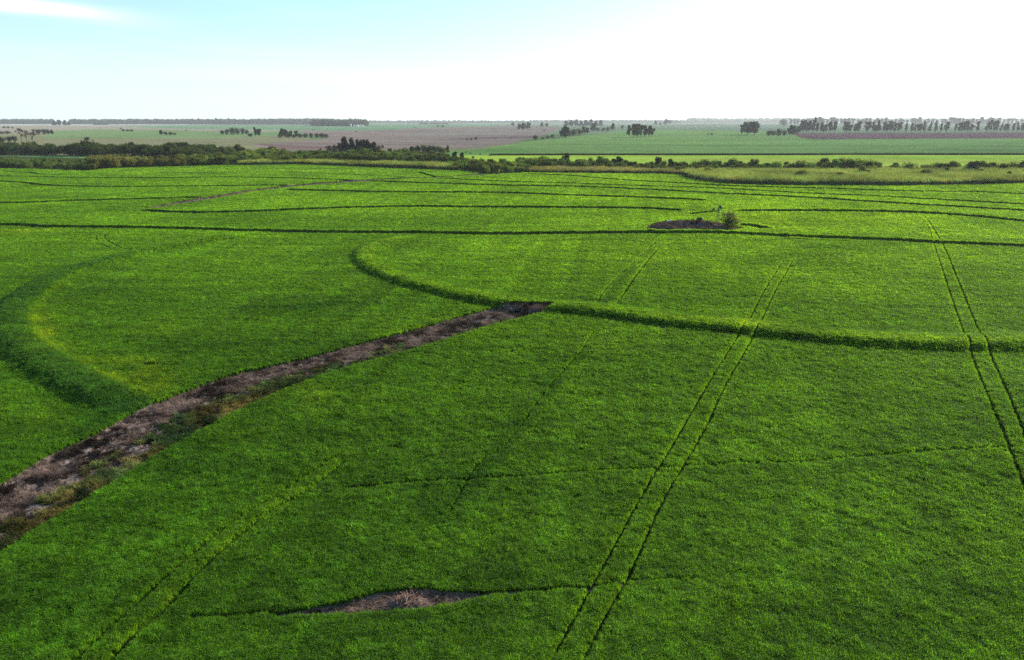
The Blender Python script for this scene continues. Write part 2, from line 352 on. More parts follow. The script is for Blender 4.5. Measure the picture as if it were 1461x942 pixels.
# ------------------------------------------------------------------ materials
def mat(name): 
    m = bpy.data.materials.new(name); m.use_nodes = True; m.node_tree.nodes.clear(); return m
def nodes(m): return m.node_tree.nodes.new, m.node_tree.links.new
def ground_mat():
    m = mat('field_ground'); N, L = nodes(m)
    o = N('ShaderNodeOutputMaterial'); d = N('ShaderNodeBsdfDiffuse'); a = N('ShaderNodeAttribute'); a.attribute_name = 'col'
    d.inputs['Roughness'].default_value = .6
    g = N('ShaderNodeNewGeometry')
    n1 = N('ShaderNodeTexNoise'); n1.inputs['Scale'].default_value = 3.5; n1.inputs['Detail'].default_value = 6; L(g.outputs['Position'], n1.inputs['Vector'])
    n2 = N('ShaderNodeTexNoise'); n2.inputs['Scale'].default_value = .12; n2.inputs['Detail'].default_value = 5; L(g.outputs['Position'], n2.inputs['Vector'])
    r = N('ShaderNodeMapRange'); r.inputs[1].default_value = .3; r.inputs[2].default_value = .7; r.inputs[3].default_value = .55; r.inputs[4].default_value = 1.45; L(n1.outputs[0], r.inputs[0])
    r2 = N('ShaderNodeMapRange'); r2.inputs[1].default_value = .3; r2.inputs[2].default_value = .7; r2.inputs[3].default_value = .85; r2.inputs[4].default_value = 1.15; L(n2.outputs[0], r2.inputs[0])
    mu = N('ShaderNodeMath'); mu.operation = 'MULTIPLY'; L(r.outputs[0], mu.inputs[0]); L(r2.outputs[0], mu.inputs[1])
    vm = N('ShaderNodeVectorMath'); vm.operation = 'SCALE'; L(a.outputs['Color'], vm.inputs[0]); L(mu.outputs[0], vm.inputs['Scale'])
    b = N('ShaderNodeBump'); b.inputs['Strength'].default_value = .5; b.inputs['Distance'].default_value = .12; L(n1.outputs[0], b.inputs['Height'])
    L(vm.outputs[0], d.inputs['Color']); L(b.outputs[0], d.inputs['Normal']); L(d.outputs[0], o.inputs[0])
    return m
def leaf_mat(name, base, trans=.35, tcol=None, inst=False, var=.25, gloss=.0, scale=.6):
    m = mat(name); N, L = nodes(m)
    o = N('ShaderNodeOutputMaterial'); d = N('ShaderNodeBsdfDiffuse'); t = N('ShaderNodeBsdfTranslucent'); mx = N('ShaderNodeMixShader')
    mx.inputs[0].default_value = trans
    g = N('ShaderNodeNewGeometry'); n1 = N('ShaderNodeTexNoise'); n1.inputs['Scale'].default_value = scale; n1.inputs['Detail'].default_value = 3
    L(g.outputs['Position'], n1.inputs['Vector'])
    r = N('ShaderNodeMapRange'); r.inputs[1].default_value = .3; r.inputs[2].default_value = .7; r.inputs[3].default_value = 1 - var; r.inputs[4].default_value = 1 + var
    L(n1.outputs[0], r.inputs[0])
    tc = tcol or (base[0] * 1.7, base[1] * 1.35, base[2] * .7)
    for sh, c in ((d, base), (t, tc)):
        v = N('ShaderNodeVectorMath'); v.operation = 'SCALE'; v.inputs[0].default_value = c[:3]; L(r.outputs[0], v.inputs['Scale'])
        src = v.outputs[0]
        if inst:
            a = N('ShaderNodeAttribute'); a.attribute_name = 'tint'; a.attribute_type = 'INSTANCER'
            k = N('ShaderNodeVectorMath'); k.operation = 'MULTIPLY'; L(src, k.inputs[0]); L(a.outputs['Vector'], k.inputs[1]); src = k.outputs[0]
        L(src, sh.inputs['Color'])
    L(d.outputs[0], mx.inputs[1]); L(t.outputs[0], mx.inputs[2])
    if gloss > 0:
        gl = N('ShaderNodeBsdfGlossy'); gl.inputs['Roughness'].default_value = .45; gl.inputs['Color'].default_value = (.9, 1, .8, 1)
        m2 = N('ShaderNodeMixShader'); m2.inputs[0].default_value = gloss; L(mx.outputs[0], m2.inputs[1]); L(gl.outputs[0], m2.inputs[2]); L(m2.outputs[0], o.inputs[0])
    else: L(mx.outputs[0], o.inputs[0])
    return m
def plain_mat(name, c, rough=.8, metal=0, noise=.3, scale=4):
    m = mat(name); N, L = nodes(m)
    o = N('ShaderNodeOutputMaterial'); p = N('ShaderNodeBsdfPrincipled'); p.inputs['Roughness'].default_value = rough; p.inputs['Metallic'].default_value = metal
    tcn = N('ShaderNodeTexCoord'); n = N('ShaderNodeTexNoise'); n.inputs['Scale'].default_value = scale; n.inputs['Detail'].default_value = 5; L(tcn.outputs['Object'], n.inputs['Vector'])
    r = N('ShaderNodeMapRange'); r.inputs[1].default_value = .3; r.inputs[2].default_value = .7; r.inputs[3].default_value = 1 - noise; r.inputs[4].default_value = 1 + noise; L(n.outputs[0], r.inputs[0])
    v = N('ShaderNodeVectorMath'); v.operation = 'SCALE'; v.inputs[0].default_value = c; L(r.outputs[0], v.inputs['Scale'])
    L(v.outputs[0], p.inputs['Base Color']); L(p.outputs[0], o.inputs[0]); return m
M_GROUND = ground_mat()
M_CROP = leaf_mat('crop_leaf', (.064, .166, .010), .50, (.196, .420, .014), True, .22, .008, .9)
M_MASS = leaf_mat('scrub_leaf', (.070, .095, .030), .35, (.15, .18, .03), True, .3, 0, .3)
M_DARK = leaf_mat('dark_leaf', (.026, .042, .018), .22, None, False, .3, 0, .4)
M_MID = leaf_mat('green_leaf', (.050, .078, .024), .30, None, False, .3, 0, .4)
M_PALE = leaf_mat('pale_leaf', (.10, .13, .040), .35, None, False, .3, 0, .4)
M_EUC = leaf_mat('eucalyptus_leaf', (.045, .060, .038), .28, None, False, .3, 0, .4)
M_BROWN = leaf_mat('brown_leaf', (.060, .048, .036), .2, (.09, .06, .03), False, .3, 0, .4)
M_DRY = leaf_mat('dry_stalk', (.22, .165, .13), .25, (.25, .18, .11), True, .4, 0, 1.2)
M_WEED = leaf_mat('weed_leaf', (.125, .140, .045), .3, (.21, .23, .05), True, .3, 0, 1.0)
M_MASSG = leaf_mat('dark_grass', (.06, .075, .03), .2, None, True, .25, 0, 1.0)
M_BARK = plain_mat('bark', (.11, .085, .07), .9)
M_TWIG = plain_mat('dead_wood', (.22, .115, .075), .9)
M_METAL = plain_mat('weathered_metal', (.05, .055, .06), .6, .3)
M_WOOD = plain_mat('grey_wood', (.16, .14, .12), .9)
M_WHITE = plain_mat('white_paint', (.78, .78, .76), .6, 0, .08)
M_ROOF = plain_mat('roof_metal', (.42, .42, .42), .5, .2, .1)
M_GLASS = plain_mat('window_glass', (.04, .05, .06), .15, 0, .05)
M_CONC = plain_mat('old_concrete', (.62, .60, .56), .85)

def tagp(o, label=None, cat=None, group=None, kind=None):
    if label: o['label'] = label
    if cat: o['category'] = cat
    if group: o['group'] = group
    if kind: o['kind'] = kind
    return o
def mesh_obj(name, V, F, mats, parent=None, mi=None, smooth=False):
    me = bpy.data.meshes.new(name); me.from_pydata([tuple(v) for v in V], [], [tuple(f) for f in F])
    for m in (mats if isinstance(mats, (list, tuple)) else [mats]): me.materials.append(m)
    if mi is not None: me.polygons.foreach_set('material_index', mi)
    if smooth: me.shade_smooth()
    o = bpy.data.objects.new(name, me); COL.objects.link(o)
    if parent: o.parent = parent
    return o

# ------------------------------------------------------------------ ground sheet
ys = np.concatenate([np.arange(173.6, 268, .5), np.arange(268, 1010, 1.0)])
v_ = (ys - 471) / FPX
T = CAMH / (sp + v_ * cp); Yr = (cp - v_ * sp) * T
Yr = np.concatenate([[19500], Yr, [Yr[-1] - 4, 8, 0, -15, -60, -200, -800, -3000, -12000]])
Wr = np.concatenate([[19500], T, [T[-1] + 1, 36, 40, 50, 80, 200, 800, 3000, 12000]])
ac = np.concatenate([[-6, -4, -3, -2.2, -1.7, -1.4, -1.25], np.arange(-1.15, 1.1501, .00125), [1.25, 1.4, 1.7, 2.2, 3, 4, 6]])
XX = np.clip(Wr[:, None] * ac[None, :], -19500, 19500)
# keep the columns apart where they meet the sheet's edge
XX += np.linspace(-60, 60, len(ac))[None, :] * (np.abs(XX) >= 19499)
YY = np.repeat(Yr[:, None], len(ac), 1)
nr, nc = XX.shape
X = XX.ravel(); Y = YY.ravel()
soil, crop, tint, col, fld, mid, _ed = survey(X, Y)
bump = fbm(X * .9, Y * .9, 201, 3) * .14
fine = fbm(X * 3.3, Y * 3.3, 211, 2)
Z = soil + np.where(fld, crop * CROPH * (.50 + bump + .22 * fine), 0)
V = np.stack([X, Y, Z], 1).astype(np.float32)
r_, c_ = np.meshgrid(np.arange(nr - 1), np.arange(nc - 1), indexing='ij')
i0 = (r_ * nc + c_).ravel()
F = np.stack([i0, i0 + nc, i0 + nc + 1, i0 + 1], 1).astype(np.int32)
me = bpy.data.meshes.new('ground'); me.vertices.add(len(V)); me.vertices.foreach_set('co', V.ravel())
me.loops.add(F.size); me.loops.foreach_set('vertex_index', F.ravel())
me.polygons.add(len(F)); me.polygons.foreach_set('loop_start', np.arange(0, F.size, 4, dtype=np.int32))
me.update(calc_edges=True)
ca = me.color_attributes.new('col', 'FLOAT_COLOR', 'POINT')
ca.data.foreach_set('color', np.concatenate([np.clip(col, 0, 1), np.ones((len(col), 1))], 1).astype(np.float32).ravel())
me.materials.append(M_GROUND); me.shade_smooth()
ground = bpy.data.objects.new('ground', me); COL.objects.link(ground); ground['kind'] = 'structure'

# ------------------------------------------------------------------ scattered masses
def scatter(name, protos, pts, scl, rot, var, tint, mats, label, cat):
    """protos: list of (V, F, mi). One object: prototype meshes and loose points, instanced inside the object by geometry nodes."""
    Vs = []; Fs = []; MI = []; vid = []; off = 0
    for k, (v, f, mi) in enumerate(protos):
        v = np.asarray(v, float); Vs.append(v); Fs += [tuple(int(q) + off for q in ff) for ff in f]; MI += list(mi); vid += [k] * len(v); off += len(v)
    n = len(pts); allv = np.concatenate(Vs + [pts])
    me = bpy.data.meshes.new(name); me.from_pydata(allv.tolist(), [], Fs)
    for m in mats: me.materials.append(m)
    me.polygons.foreach_set('material_index', np.array(MI, dtype=np.int32))
    def at(nm, ty, key, a):
        q = me.attributes.new(nm, ty, 'POINT'); q.data.foreach_set(key, a)
    at('is_pt', 'BOOLEAN', 'value', np.concatenate([np.zeros(off, bool), np.ones(n, bool)]))
    at('vid', 'INT', 'value', np.concatenate([np.array(vid), var]).astype(np.int32))
    z = np.zeros((off, 3))
    at('tint', 'FLOAT_VECTOR', 'vector', np.concatenate([z + 1, tint]).astype(np.float32).ravel())
    at('scl', 'FLOAT_VECTOR', 'vector', np.concatenate([z + 1, scl]).astype(np.float32).ravel())
    at('rotv', 'FLOAT_VECTOR', 'vector', np.concatenate([z, rot]).astype(np.float32).ravel())
    o = bpy.data.objects.new(name, me); COL.objects.link(o); tagp(o, label, cat, kind='stuff')
    gt = bpy.data.node_groups.new(name, 'GeometryNodeTree')
    gt.interface.new_socket('Geometry', in_out='INPUT', socket_type='NodeSocketGeometry')
    gt.interface.new_socket('Geometry', in_out='OUTPUT', socket_type='NodeSocketGeometry')
    N = gt.nodes.new; L = gt.links.new
    gi = N('NodeGroupInput'); go = N('NodeGroupOutput'); jn = N('GeometryNodeJoinGeometry')
    def na(nm, ty):
        q = N('GeometryNodeInputNamedAttribute'); q.data_type = ty; q.inputs[0].default_value = nm; return q.outputs[0]
    sp_ = N('GeometryNodeSeparateGeometry'); L(gi.outputs[0], sp_.inputs[0]); L(na('is_pt', 'BOOLEAN'), sp_.inputs['Selection'])
    vi = na('vid', 'INT'); sc = na('scl', 'FLOAT_VECTOR'); e2 = N('FunctionNodeEulerToRotation'); L(na('rotv', 'FLOAT_VECTOR'), e2.inputs[0])
    for k in range(len(protos)):
        cmpn = N('FunctionNodeCompare'); cmpn.data_type = 'INT'; cmpn.operation = 'EQUAL'; L(vi, cmpn.inputs[2]); cmpn.inputs[3].default_value = k
        s2 = N('GeometryNodeSeparateGeometry'); L(sp_.outputs[1], s2.inputs[0]); L(cmpn.outputs[0], s2.inputs['Selection'])
        ip = N('GeometryNodeInstanceOnPoints'); L(sp_.outputs[0], ip.inputs['Points']); L(cmpn.outputs[0], ip.inputs['Selection']); L(s2.outputs[0], ip.inputs['Instance'])
        L(e2.outputs[0], ip.inputs['Rotation']); L(sc, ip.inputs['Scale']); L(ip.outputs[0], jn.inputs[0])
    L(jn.outputs[0], go.inputs[0])
    md = o.modifiers.new('scatter', 'NODES'); md.node_group = gt
    return o

def tuft(nb, rad, h, wid, lean, seed, split=.68, drop=.35, two=False):
    r = np.random.default_rng(seed); V = []; F = []
    for i in range(nb):
        a = r.uniform(0, 6.283); q = rad * math.sqrt(r.uniform()); bx, by = q * math.cos(a), q * math.sin(a)
        hh = h * r.uniform(.65, 1.08); la = r.uniform(0, 6.283); ll = lean * hh * r.uniform(.3, 1.2)
        dx, dy = math.cos(la), math.sin(la); wx, wy = -dy * wid / 2, dx * wid / 2
        tw = r.uniform(-.8, .8); wx2 = wx * math.cos(tw) - wy * math.sin(tw); wy2 = wx * math.sin(tw) + wy * math.cos(tw)
        k = len(V)
        m = (bx + dx * ll * .35, by + dy * ll * .35, hh * split); t = (bx + dx * ll, by + dy * ll, hh * (1 - drop * r.uniform(0, 1)) )
        V += [(bx - wx, by - wy, 0), (bx + wx, by + wy, 0), (m[0] + wx2, m[1] + wy2, m[2]), (m[0] - wx2, m[1] - wy2, m[2]), t]
        F += [(k, k + 1, k + 2, k + 3), (k + 3, k + 2, k + 4)]
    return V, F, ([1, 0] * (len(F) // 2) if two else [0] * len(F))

def pts_by_distance(n, g0, g1, power, amax=1.05):
    u = rng.uniform(size=n); e = 2 - power
    if abs(e) < 1e-6: G = g0 * (g1 / g0) ** u
    else: G = (g0 ** e + u * (g1 ** e - g0 ** e)) ** (1 / e)
    th = rng.uniform(-math.atan(amax), math.atan(amax), n)
    return G * np.sin(th), G * np.cos(th), G

# wheat: density falls with distance from the camera, tufts grow wider to keep the same cover
NP = 900000
x, y, G = pts_by_distance(NP, 22, 520, 1.55, 1.0)
# the wings beside the view, so that the crop carries on where one steps aside
NW = 128000; u_ = rng.uniform(size=NW); Gw = (22 ** .45 + u_ * (110 ** .45 - 22 ** .45)) ** (1 / .45)
tw_ = rng.uniform(math.radians(45), math.radians(64), NW) * rng.choice([-1, 1], NW)
x = np.concatenate([x, Gw * np.sin(tw_)]); y = np.concatenate([y, Gw * np.cos(tw_)]); G = np.concatenate([G, Gw]); NP += NW
s_, c_, t_, _, g_, mid_, ed_ = survey(x, y)
bm = fbm(x * .9, y * .9, 201, 3)
patch = fbm(x * 1.7, y * 1.7, 231, 2)
dens = np.clip(.98 + .5 * patch, .5, 1)
keep = g_ & (c_ > .55) & (rng.uniform(size=NP) < dens)
x, y, G, s_, c_, t_, bm, patch, ed_ = [q[keep] for q in (x, y, G, s_, c_, t_, bm, patch, ed_)]
n = len(x)
k = np.clip(G / 45, .85, 9) ** .70; kz = np.clip(k, 1, 1.25); k = np.minimum(k, np.clip(ed_ / .22, .55, 9))
hz = np.clip(.88 + .30 * bm + .18 * patch + rng.normal(0, .10, n), .5, 1.4) * (.5 + .5 * c_)
scl = np.stack([k, k, hz * kz], 1)
rot = np.stack([rng.normal(0, .12, n), rng.normal(0, .12, n), rng.uniform(0, 6.283, n)], 1)
rv = 1 + rng.uniform(-.34, .34, (n, 1)) * np.clip(40 / G, 0, 1)[:, None] ** .6 * np.array([1, 1, 1]) * (1 + rng.uniform(-.12, .12, (n, 1)) * np.array([1.5, 0, 0]))
pr = [tuft(26, .22, CROPH, .026, .75, 300 + i) for i in range(5)]
scatter('wheat_crop', pr, np.stack([x, y, s_ + .10 * c_], 1), scl, rot, rng.integers(0, 5, n), np.clip(t_ * rv, .1, 3), [M_CROP],
        'bright green young wheat covering the whole near field', 'crop')
print('wheat tufts', n)

# dry stalks and weeds on the fallow strips, pond bank and the small bare patch
def in_poly_points(polyw, n):
    lo = polyw.min(0); hi = polyw.max(0); x = rng.uniform(lo[0], hi[0], n); y = rng.uniform(lo[1], hi[1], n)
    m = inside(x, y, polyw); return x[m], y[m]
def along_strip(n, p=1.0):
    """points inside the long strip, denser near the camera"""
    u = rng.uniform(size=n * 6); G = 40 * (260 / 40) ** u
    th = rng.uniform(-1.0, .2, n * 6); x = G * np.sin(th); y = G * np.cos(th)
    m = inside(x, y, W_STRIP); return x[m][:n], y[m][:n], G[m][:n]
x, y, G = along_strip(60000)
x2, y2 = in_poly_points(W_PATCH, 9000); x3, y3 = in_poly_points(W_STRIP2, 12000); x4, y4 = in_poly_points(W_POND, 6000)
X_ = np.concatenate([x, x2[:1500], x3[:3500], x4[:1500]]); Y_ = np.concatenate([y, y2[:1500], y3[:3500], y4[:1500]])
src = np.concatenate([np.zeros(len(x)), np.ones(len(x2[:1500])), np.full(len(x3[:3500]), 2), np.full(len(x4[:1500]), 3)])
s_, c_, t_, _, _, _, _ = survey(X_, Y_)
cl = fbm(X_ * .8, Y_ * .8, 301, 3)
dl, _ = pl(X_, Y_, W_SLO, 40); du, _ = pl(X_, Y_, W_SUP, 40); fr = np.abs(du) / (np.abs(du) + np.abs(dl) + 1e-6)
weedy = (src == 0) & (fr > .48 + .5 * cl) & (np.hypot(X_, Y_) < 88) & (X_ < -14) & (cl + .45 * vn(X_ * .25, Y_ * .25, 5) > -.12)
weedy |= (src == 0) & (fr > .82 + .2 * cl) & (np.hypot(X_, Y_) < 130) & (rng.uniform(size=len(X_)) < .5)
keep = (c_ < .3) & (rng.uniform(size=len(X_)) < np.where(src == 0, .8, 1) * np.clip(.6 + cl * 1.4, .1, 1))
n = len(X_)
dm = np.hypot(X_, Y_)
dk = keep & ~weedy; q = dk.sum()
pale = np.clip(.50 + 1.5 * fbm(X_ * .55, Y_ * .55, 333, 2) + rng.normal(0, .22, n), .10, 1.9)
tt = np.stack([pale * 1.0, pale * .93, pale * .95], 1)
kk = (np.clip(dm / 55, .9, 5) ** .6)
hz = np.where(src == 1, .35, np.where(src == 2, .8, .8)) * rng.uniform(.5, 1.3, n)
sc = np.stack([kk, kk, hz], 1) * 1.0
pr = [tuft(16, .24, .34, .028, 1.5, 400 + i, drop=.9) for i in range(4)]
scatter('dry_stalks', pr, np.stack([X_, Y_, s_ - .02], 1)[dk], sc[dk], np.stack([rng.normal(0, .3, n), rng.normal(0, .3, n), rng.uniform(0, 6.28, n)], 1)[dk],
        rng.integers(0, 4, q), tt[dk], [M_DRY], 'dry brown and straw coloured stalks lying on the unsown strips', 'dead stalks')
wk = keep & weedy; q = wk.sum()
gq = np.clip(.8 + 1.2 * fbm(X_ * .4, Y_ * .4, 343, 2) + rng.normal(0, .2, n), .3, 1.8)
tt = np.stack([gq * np.clip(1 + fbm(X_ * .3, Y_ * .3, 353, 2), .6, 1.6), gq, gq * .95], 1)
pr = [tuft(22, .26, .46, .035, .9, 500 + i, drop=.5) for i in range(4)]
scatter('weeds', pr, np.stack([X_, Y_, s_ - .02], 1)[wk], np.stack([kk, kk, rng.uniform(.4, 1.3, n)], 1)[wk],
        np.stack([rng.normal(0, .2, n), rng.normal(0, .2, n), rng.uniform(0, 6.28, n)], 1)[wk], rng.integers(0, 4, q), tt[wk], [M_WEED],
        'grey green weeds growing along the lower side of the bare strip', 'weeds')

# ------------------------------------------------------------------ tree kit
def tube(V, F, a, b, ra, rb, n=6):
    a = Vector(a); b = Vector(b); d = (b - a).normalized(); u = d.orthogonal().normalized(); w_ = d.cross(u); k = len(V)
    for p, r in ((a, ra), (b, rb)):
        for i in range(n):
            t = 6.2832 * i / n; V.append(tuple(p + u * (r * math.cos(t)) + w_ * (r * math.sin(t))))
    for i in range(n): j = (i + 1) % n; F.append((k + i, k + j, k + n + j, k + n + i))
def leaves(V, F, lobes, n, size, r, shell=.5):
    tot = sum(l[3] * l[4] + l[4] * l[5] + l[3] * l[5] for l in lobes)
    for l in lobes:
        m = int(n * (l[3] * l[4] + l[4] * l[5] + l[3] * l[5]) / tot)
        for _ in range(m):
            d = r.normal(size=3); d /= np.linalg.norm(d); q = (shell + (1 - shell) * r.uniform()) * r.choice([1, 1, 1, 1.12])
            p = np.array([l[0] + d[0] * l[3] * q, l[1] + d[1] * l[4] * q, l[2] + d[2] * l[5] * q])
            if p[2] < .01: p[2] = .01 + r.uniform() * .04
            nrm = d + r.normal(size=3) * .8; nrm /= np.linalg.norm(nrm)
            u = np.cross(nrm, r.normal(size=3)); u /= np.linalg.norm(u) + 1e-9; v = np.cross(nrm, u)
            s = size * r.uniform(.6, 1.4); k = len(V)
            V += [tuple(p - u * s), tuple(p - v * s * .6), tuple(p + u * s), tuple(p + v * s * .6)]; F.append((k, k + 1, k + 2, k + 3))
def tree_shape(kind, seed):
    """crown and trunk geometry for a tree of height 1 standing at the origin"""
    r = np.random.default_rng(seed); CV = []; CF = []; TV = []; TF = []; lobes = []
    U = r.uniform
    if kind == 'round':       # bush or low broad tree leafed to the ground
        for i in range(9):
            a = U(0, 6.28); q = U(0, .36); h = U(.28, .62)
            lobes.append((q * math.cos(a), q * math.sin(a), h, U(.18, .30), U(.18, .30), min(h, U(.22, .38))))
        lobes.append((0, 0, .45, .36, .36, .45)); th = .35; n = 1300; sz = .038
    elif kind == 'broad':     # spreading tree on a short trunk
        for i in range(14):
            a = U(0, 6.28); q = U(.05, .36); h = .20 + .62 * (i + U(0, 1)) / 14 + .02; q *= 1.15 - h * .6
            lobes.append((q * math.cos(a), q * math.sin(a), h, U(.14, .24), U(.14, .24), U(.12, .20)))
        th = .40; n = 2600; sz = .038
    elif kind == 'gum':       # eucalyptus, several ragged masses on tall stems
        for i in range(12):
            a = U(0, 6.28); q = U(.0, .22); h = .26 + .60 * (i + U(0, 1)) / 12
            lobes.append((q * math.cos(a), q * math.sin(a), h, U(.10, .17), U(.10, .17), U(.10, .18)))
        th = .5; n = 1900; sz = .034
    elif kind == 'slim':      # narrow windbreak tree
        for i in range(11):
            a = U(0, 6.28); q = U(.0, .08); h = .20 + .70 * (i + U(0, 1)) / 11
            lobes.append((q * math.cos(a), q * math.sin(a), h, U(.06, .13), U(.06, .13), U(.07, .15)))
        th = .6; n = 1100; sz = .032
    elif kind == 'twiggy':    # nearly leafless tree
        for i in range(9):
            a = U(0, 6.28); q = U(.05, .30); h = U(.5, .92)
            lobes.append((q * math.cos(a), q * math.sin(a), h, U(.07, .13), U(.07, .13), U(.07, .13)))
        th = .4; n = 420; sz = .024
    tr = {'slim': .016, 'gum': .022, 'twiggy': .024}.get(kind, .03)
    lx, ly = U(-.03, .03), U(-.03, .03)
    tube(TV, TF, (0, 0, -.02), (lx * .5, ly * .5, th * .5), tr * 1.3, tr, 7)
    tube(TV, TF, (lx * .5, ly * .5, th * .5), (lx, ly, th), tr, tr * .7, 7)
    for l in lobes[:11]:
        m = (lx * .7 + l[0] * .35, ly * .7 + l[1] * .35, th * .6 + (l[2] - th * .6) * .45)
        tube(TV, TF, (lx * .6, ly * .6, th * U(.45, .9)), m, tr * .6, tr * .42, 5)
        tube(TV, TF, m, (l[0], l[1], l[2]), tr * .42, tr * .15, 5)
        if kind == 'twiggy':
            for _ in range(14):
                d = r.normal(size=3) * .11; d[2] = abs(d[2]) * .9
                tube(TV, TF, (l[0], l[1], l[2] - .02), (l[0] + d[0], l[1] + d[1], l[2] + d[2] * .8), .007, .002, 3)
    leaves(CV, CF, lobes, n, sz, r)
    return (CV, CF), (TV, TF)
PROTO = {}
for kd in ('round', 'broad', 'gum', 'slim', 'twiggy'):
    for v in range(4 if kd != 'twiggy' else 3):
        (cv, cf), (tv, tf) = tree_shape(kd, 1000 + 37 * v + len(kd) * 7)
        cm_ = bpy.data.meshes.new('crown'); cm_.from_pydata(cv, [], cf); tm_ = bpy.data.meshes.new('trunk'); tm_.from_pydata(tv, [], tf)
        tm_.materials.append(M_BARK); PROTO[kd, v] = (cm_, tm_, cv, cf, tv, tf)
MESHC = {}
def crown_mesh(kd, v, m):
    if (kd, v, m.name) not in MESHC:
        q = PROTO[kd, v][0].copy(); q.materials.clear(); q.materials.append(m); MESHC[kd, v, m.name] = q
    return MESHC[kd, v, m.name]
ORD = ['first', 'second', 'third', 'fourth', 'fifth', 'sixth', 'seventh', 'eighth', 'ninth', 'tenth', 'eleventh', 'twelfth', 'thirteenth', 'fourteenth', 'fifteenth', 'sixteenth']
WIDE = {'round': 1.15, 'broad': 1.05, 'gum': .62, 'slim': .34, 'twiggy': .75}
def tree(px, py, hp, wp, kd, m, label, group=None, cat='tree', name=None, parts=True):
    """a tree whose base stands where photo pixel (px, py) looks, hp pixels tall and wp wide there"""
    x, y = P(px, py); d = DIST(py); H = hp / FPX * d; Wd = wp / FPX * d
    nm = name or {'round': 'bush', 'broad': 'tree', 'gum': 'eucalyptus_tree', 'slim': 'windbreak_tree', 'twiggy': 'bare_tree'}[kd]
    v = random.randrange(4 if kd != 'twiggy' else 3)
    rt = bpy.data.objects.new(nm, None); COL.objects.link(rt); rt.location = (x, y, 0); rt.rotation_euler = (0, 0, random.uniform(0, 6.28))
    s = Wd / WIDE[kd]; rt.scale = (s, s, H); rt.empty_display_size = .1
    c = bpy.data.objects.new('crown', crown_mesh(kd, v, m)); COL.objects.link(c); c.parent = rt
    t = bpy.data.objects.new('trunk', PROTO[kd, v][1]); COL.objects.link(t); t.parent = rt
    tagp(rt, label, cat, group); return rt
def clump(items, fmt, group, kd_default=None, noun='tree', cat='tree'):
    items = sorted(items, key=lambda q: q[0]); n = len(items)
    for i, it in enumerate(items):
        px, py, hp, wp, kd, m = it
        if n == 1: lab = fmt.replace('{o}', '').strip()
        elif n <= 16: lab = fmt.replace('{o}', ORD[i] + ' from the left,')
        else: lab = fmt.replace('{o}', '').strip()
        if len(lab.split()) > 16: print('LONG', lab)
        tree(px, py, hp, wp, kd, m, lab, group, cat)

D, MI_, PA, EU, BR = M_DARK, M_MID, M_PALE, M_EUC, M_BROWN
# far left
clump([(31,203,19,11,'twiggy',BR),(38.5,202.5,16,10,'twiggy',BR),(47.5,205.5,21,15,'twiggy',BR)], '{o} bare brown tree standing above the dark wood at far left', 'bare trees at far left')
clump([(56,192.3,8.5,11,'round',D),(63,192.3,9,10,'round',D),(69,192,8,8,'round',D),(75,192,7,6,'broad',D)], '{o} dark green tree right behind the bare brown trees', 'dark trees behind the bare trees')
clump([(-12,204,9,14,'round',D),(3,203.5,10,12,'round',D),(13,203,9,12,'round',D),(22,203,10,10,'round',D)], '{o} dark bush in the clump at the left edge', 'dark bushes at the left edge')
clump([(2,191.5,5,12,'round',EU),(11,191.5,5,12,'round',EU)], '{o} grey green bush in the pale field at the left edge', 'grey bushes in the pale field')
clump([(6,183.5,3.6,6,'round',MI_),(12,183.5,3.2,6,'round',MI_),(18,183.5,3,5,'round',MI_),(22.5,189,3,4,'round',D)], '{o} tiny bush in the pale far field near the left edge', 'tiny bushes near the left edge')
clump([(78,179.8,8,10,'broad',D),(85,179.8,9,9,'broad',D),(93,179.8,8.5,9,'broad',D),(98,179.5,6,6,'broad',D)], '{o} tree of the blue dark cluster before the far woods', 'far cluster at left')
clump([(124,201.6,7.5,9.5,'round',D)], '{o} lone dark round bush in the olive field behind the wood', None)
clump([(116,202,2.2,4,'round',BR),(132.5,201.3,2,4,'round',BR)], '{o} little brown shrub beside the lone round bush', 'little shrubs by the lone bush')
clump([(172,184.6,2.6,4,'round',D),(176,187.6,4,7,'round',D),(182,187.8,3.6,7,'round',D),(188,187.8,3.6,7,'round',D)], '{o} bush of the low dark island on the green field, left', 'low island of bushes')
clump([(230,193,8,7,'broad',D),(237,193,6,8,'round',D),(243.5,193,5.4,8,'round',D),(249.5,193,4,7,'round',D)], '{o} tree of the small island on the green field', 'small island of trees')
clump([(317,192.2,7,9,'round',D),(324,192.2,9,10,'round',D),(331.5,192.3,11.5,11,'round',D),(339,192,11.5,10,'round',MI_),(346,192,10,9,'round',D),(352,192,8,8,'round',D)], '{o} tree of the large dark grove on the green field', 'large dark grove')
clump([(357,195.6,5.5,9,'round',D)], '{o} low dark bush at the foot of the lone upright tree', None)
clump([(364.5,195.6,14.5,7,'gum',D),(369.5,195.6,12,8,'gum',D)], '{o} upright ragged tree between the dark grove and the long hedge', 'upright pair of trees')
clump([(402,196.3,13,11,'broad',D),(408,196.3,12,9,'broad',D),(415,196.3,10,6,'gum',D),(422.5,196.3,10,6,'gum',D)], '{o} tree rising at the left end of the long dark hedge', 'trees at the end of the long hedge')
clump([(x_, 196.8 - i * .02, 7.6 if 420 < x_ < 460 else 6.2, 10, 'round', D) for i, x_ in enumerate((400, 412, 420, 428, 436, 444, 452, 459, 465))], '{o} dark bush of the long low hedge', 'bushes of the long hedge')
clump([(509,188.8,2.4,4,'round',D),(446,186.5,2,3,'round',D),(284,178,2.2,4,'round',D),(265.5,187,2,4,'round',D),(143,184,2.6,1.6,'round',D),(592,182.5,1.8,3,'round',D)], '{o} tiny dark bush alone in a far field', 'lone bushes in the far fields')
